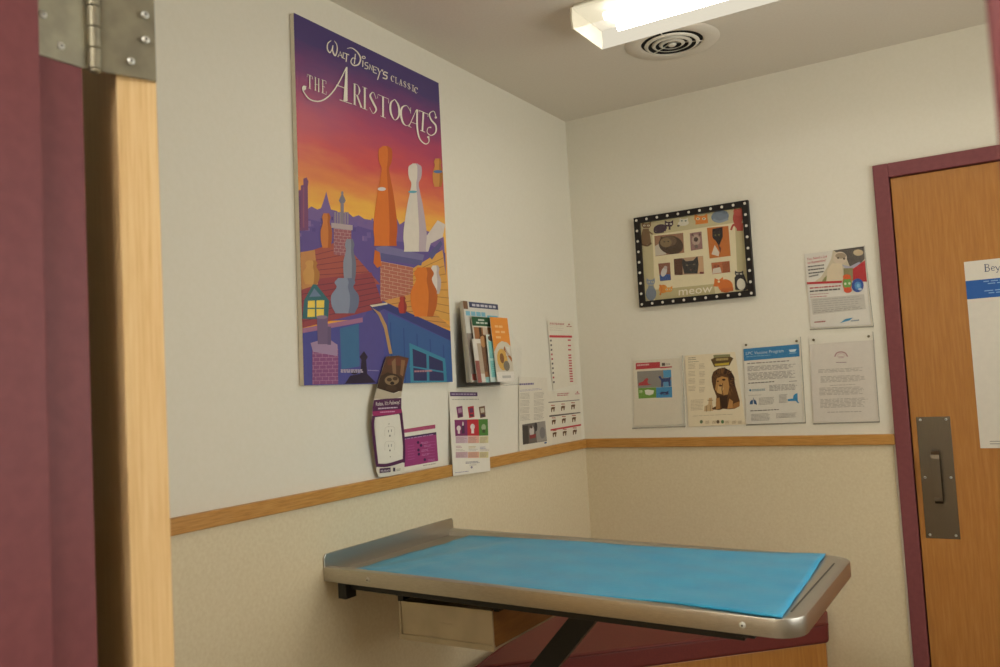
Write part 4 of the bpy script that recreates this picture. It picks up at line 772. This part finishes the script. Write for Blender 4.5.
a.lines(72, 530, 274, 520, 1, 5, '645c54', 6, 1, rag=0); a.lines(80, 556, 210, 548, 6, 9, 'a29a90', 4); a.lines(254, 552, 404, 544, 4, 9, 'a29a90', 4); a.lines(60, 424, 160, 418, 1, 5, 'b0a89c', 3)
leaf('page', 'white page with a blue header band and a small blue state map', 'page', a)
# 4 letter
Ic = (805, 330, 6.667)
sleeve('clear sign holder with two screws around the plain letter by the door', [(20, 44), (452, 10), (496, 612), (54, 626)], Ic, [(57, 66), (424, 42)])
a = Art(BW(-.004), Ic); a.sheet([(30, 96), (464, 66), (490, 608), (58, 618)], 'd8cfc2')
a.curve([(198, 178), (212, 154), (240, 146), (268, 154), (284, 178)], 9, 'b08a88', 1); a.curve([(212, 178), (226, 160), (256, 160), (268, 178)], 3, 'c09a98', 1); a.lines(222, 176, 260, 174, 2, 8, 'b08a88', 4, 1, rag=0); a.lines(208, 214, 276, 212, 1, 5, '9c8484', 6, 1, rag=0)
a.lines(88, 264, 404, 248, 3, 9, 'aca294', 4); a.lines(104, 310, 410, 298, 5, 9, 'aca294', 4); a.lines(166, 368, 340, 360, 1, 6, 'aca294', 4); a.lines(96, 386, 410, 376, 6, 9, 'aca294', 4); a.lines(102, 462, 418, 450, 7, 9, 'aca294', 4); a.lines(150, 546, 386, 540, 1, 6, 'aca294', 5)
leaf('page', 'plain typed letter page with a small pink arched emblem beside the door frame', 'page', a)
# 5 dental page above the letter
Jc = (790, 235, 6.35)
sleeve('clear sign holder with the child and toys page, upper right by the door frame', [(84, 112), (470, 66), (530, 580), (126, 600)], Jc, [])
a = Art(BW(-.004), Jc); a.sheet([(92, 122), (468, 72), (514, 572), (134, 588)], 'dcd6ca')
a.text('You Need a Lot', 108, 162, 236, 142, 17, 'c0484a', 3); a.text('to Remember', 112, 186, 230, 166, 17, 'c0484a', 3)
for k in range(4): a.lines(114+k*2, 198+k*21, (216, 216, 216, 180)[k], 186+k*21, 1, 5, '5a5652', 8, 3, rag=0)
a.poly([(272, 98), (468, 72), (488, 296), (150, 300), (196, 268), (232, 210), (262, 150)], 'c8ba9e', 1)
a.poly([(276, 98), (468, 72), (476, 150), (440, 190), (380, 200), (360, 150)], '5c544c', 2); a.poly([(300, 84), (468, 72), (469, 80), (310, 98)], '3a342c', 3); a.ell(318, 146, 44, 40, 'd2bfa6', 3); a.ell(322, 132, 34, 18, 'a08c74', 4); a.ell(344, 150, 8, 7, '6a5848', 5); a.ell(306, 146, 7, 6, '6a5848', 5); a.poly([(268, 180), (330, 180), (340, 296), (230, 298), (238, 220)], 'd8c6a6', 3)
a.poly([(330, 188), (380, 200), (440, 170), (452, 180), (420, 208), (350, 212)], 'a9a6b4', 4); a.ell(434, 112, 32, 20, 'cbb590', 4); a.poly([(400, 215), (476, 160), (488, 296), (400, 296)], 'b5282c', 4); a.poly([(340, 212), (400, 208), (400, 290), (344, 290)], '8c8458', 2); a.poly([(220, 270), (250, 240), (250, 298), (200, 298)], '8e8e58', 2)
a.poly([(102, 300), (330, 290), (330, 304), (102, 314)], 'bc2a30', 4)
a.ell(364, 306, 30, 54, 'cf5a34', 6); a.ell(364, 306, 28, 34, '6aa04a', 7); a.ell(362, 266, 26, 16, 'd9622e', 8); a.ell(368, 350, 26, 18, 'd0522e', 8); a.ell(352, 310, 7, 8, 'cfd8b8', 8); a.ell(378, 308, 7, 8, 'cfd8b8', 8)
a.ell(430, 320, 38, 44, '2f4f98', 6); a.ell(432, 322, 22, 26, '4a86c0', 7); a.ell(434, 322, 10, 13, '7ab0d2', 8); a.ell(446, 344, 12, 8, 'b8c8dc', 7)
a.lines(126, 334, 322, 318, 1, 5, 'b5484a', 8, 2, rag=0); a.lines(126, 354, 318, 338, 1, 5, '5c5854', 9, 2, rag=0); a.lines(128, 376, 268, 366, 1, 5, 'b58a84', 5); a.lines(130, 392, 250, 384, 1, 5, 'b5686a', 5)
a.poly([(134, 404), (470, 376), (482, 470), (144, 506)], 'c4beb2', 1); a.lines(146, 412, 460, 388, 5, 14, 'a8a298', 4, 2, 1); a.lines(150, 482, 470, 452, 2, 10, '9c968c', 4, 2)
a.lines(156, 550, 226, 544, 1, 5, 'b0605c', 8, 1, rag=0); a.poly([(318, 560), (350, 534), (400, 524), (380, 542), (344, 552)], '3f8cb4', 1); a.lines(388, 542, 440, 536, 1, 5, '7c8a94', 8, 1, rag=0)
leaf('page', 'page with a photo, red stripe and green toy, highest page on the back wall', 'page', a)
# sheet on the door
pz0, pz1 = ZR-.053, ZR+.582
a = Art(BW(-.0012), (960, 240, 8.34)); sx0, sx1 = 1.479, 1.935
a.prism([(sx0, -.0004, pz0), (sx1, -.0004, pz0), (sx1, -.0004, pz1), (sx0, -.0004, pz1)], (0, -.0008, 0), ink('ded7ca'))
a.face([(sx0, -.0015, ZR+.453), (sx1, -.0015, ZR+.453), (sx1, -.0015, ZR+.516), (sx0, -.0015, ZR+.516)], '2a5fa8')
def q3(x, z, l=2): return Vector((x, -.0012-.0003*l, ZR+z))
def strokeW(pts, w, c):
    for (x0_, z0_), (x1_, z1_) in zip(pts, pts[1:]):
        dx, dz = x1_-x0_, z1_-z0_; d = math.hypot(dx, dz) or 1; ox, oz = -dz/d*w/2, dx/d*w/2
        a.face([q3(x0_+ox, z0_+oz), q3(x1_+ox, z1_+oz), q3(x1_-ox, z1_-oz), q3(x0_-ox, z0_-oz)], c)
tc_ = '4a5370'; bx = 1.541; bz = .542
strokeW([(bx, bz), (bx, bz+.024)], .0034, tc_); strokeW([(bx-.003, bz+.024), (bx+.008, bz+.024), (bx+.011, bz+.019), (bx+.008, bz+.0135), (bx, bz+.013)], .0018, tc_); strokeW([(bx+.007, bz+.0135), (bx+.013, bz+.007), (bx+.009, bz), (bx-.003, bz)], .0022, tc_)
strokeW([(bx+.017, bz+.008), (bx+.027, bz+.009), (bx+.025, bz+.014), (bx+.020, bz+.0145), (bx+.0168, bz+.008), (bx+.019, bz+.001), (bx+.027, bz+.002)], .0018, tc_)
strokeW([(bx+.030, bz+.014), (bx+.036, bz+.001)], .0026, tc_); strokeW([(bx+.042, bz+.014), (bx+.034, bz-.007), (bx+.030, bz-.006)], .0016, tc_)
for k, z in enumerate((.507, .499, .475, .467)):
    u = 1.532+(k % 2)*.012
    while u < 1.88:
        wd = rnd.uniform(.012, .03); a.face([q3(u, z), q3(u+wd, z), q3(u+wd, z+.003), q3(u, z+.003)], '8fb2d8'); u += wd+.005
for r_ in range(2): a.face([q3(1.508, -.032-r_*.008), q3(1.56, -.032-r_*.008), q3(1.56, -.029-r_*.008), q3(1.508, -.029-r_*.008)], 'a09a90')
leaf('notice', 'tall white notice with a blue band taped to the wooden door', 'notice', a)

# ================================================================== WORLD AND VIEW
w = bpy.data.worlds.new('world'); bpy.context.scene.world = w; w.use_nodes = True
w.node_tree.nodes['Background'].inputs[0].default_value = (.98, 1, .95, 1); w.node_tree.nodes['Background'].inputs[1].default_value = 4.3
vs_ = bpy.context.scene.view_settings; vs_.view_transform = 'Standard'; vs_.look = 'None'; vs_.gamma = 1; vs_.use_curve_mapping = False; vs_.exposure = 0
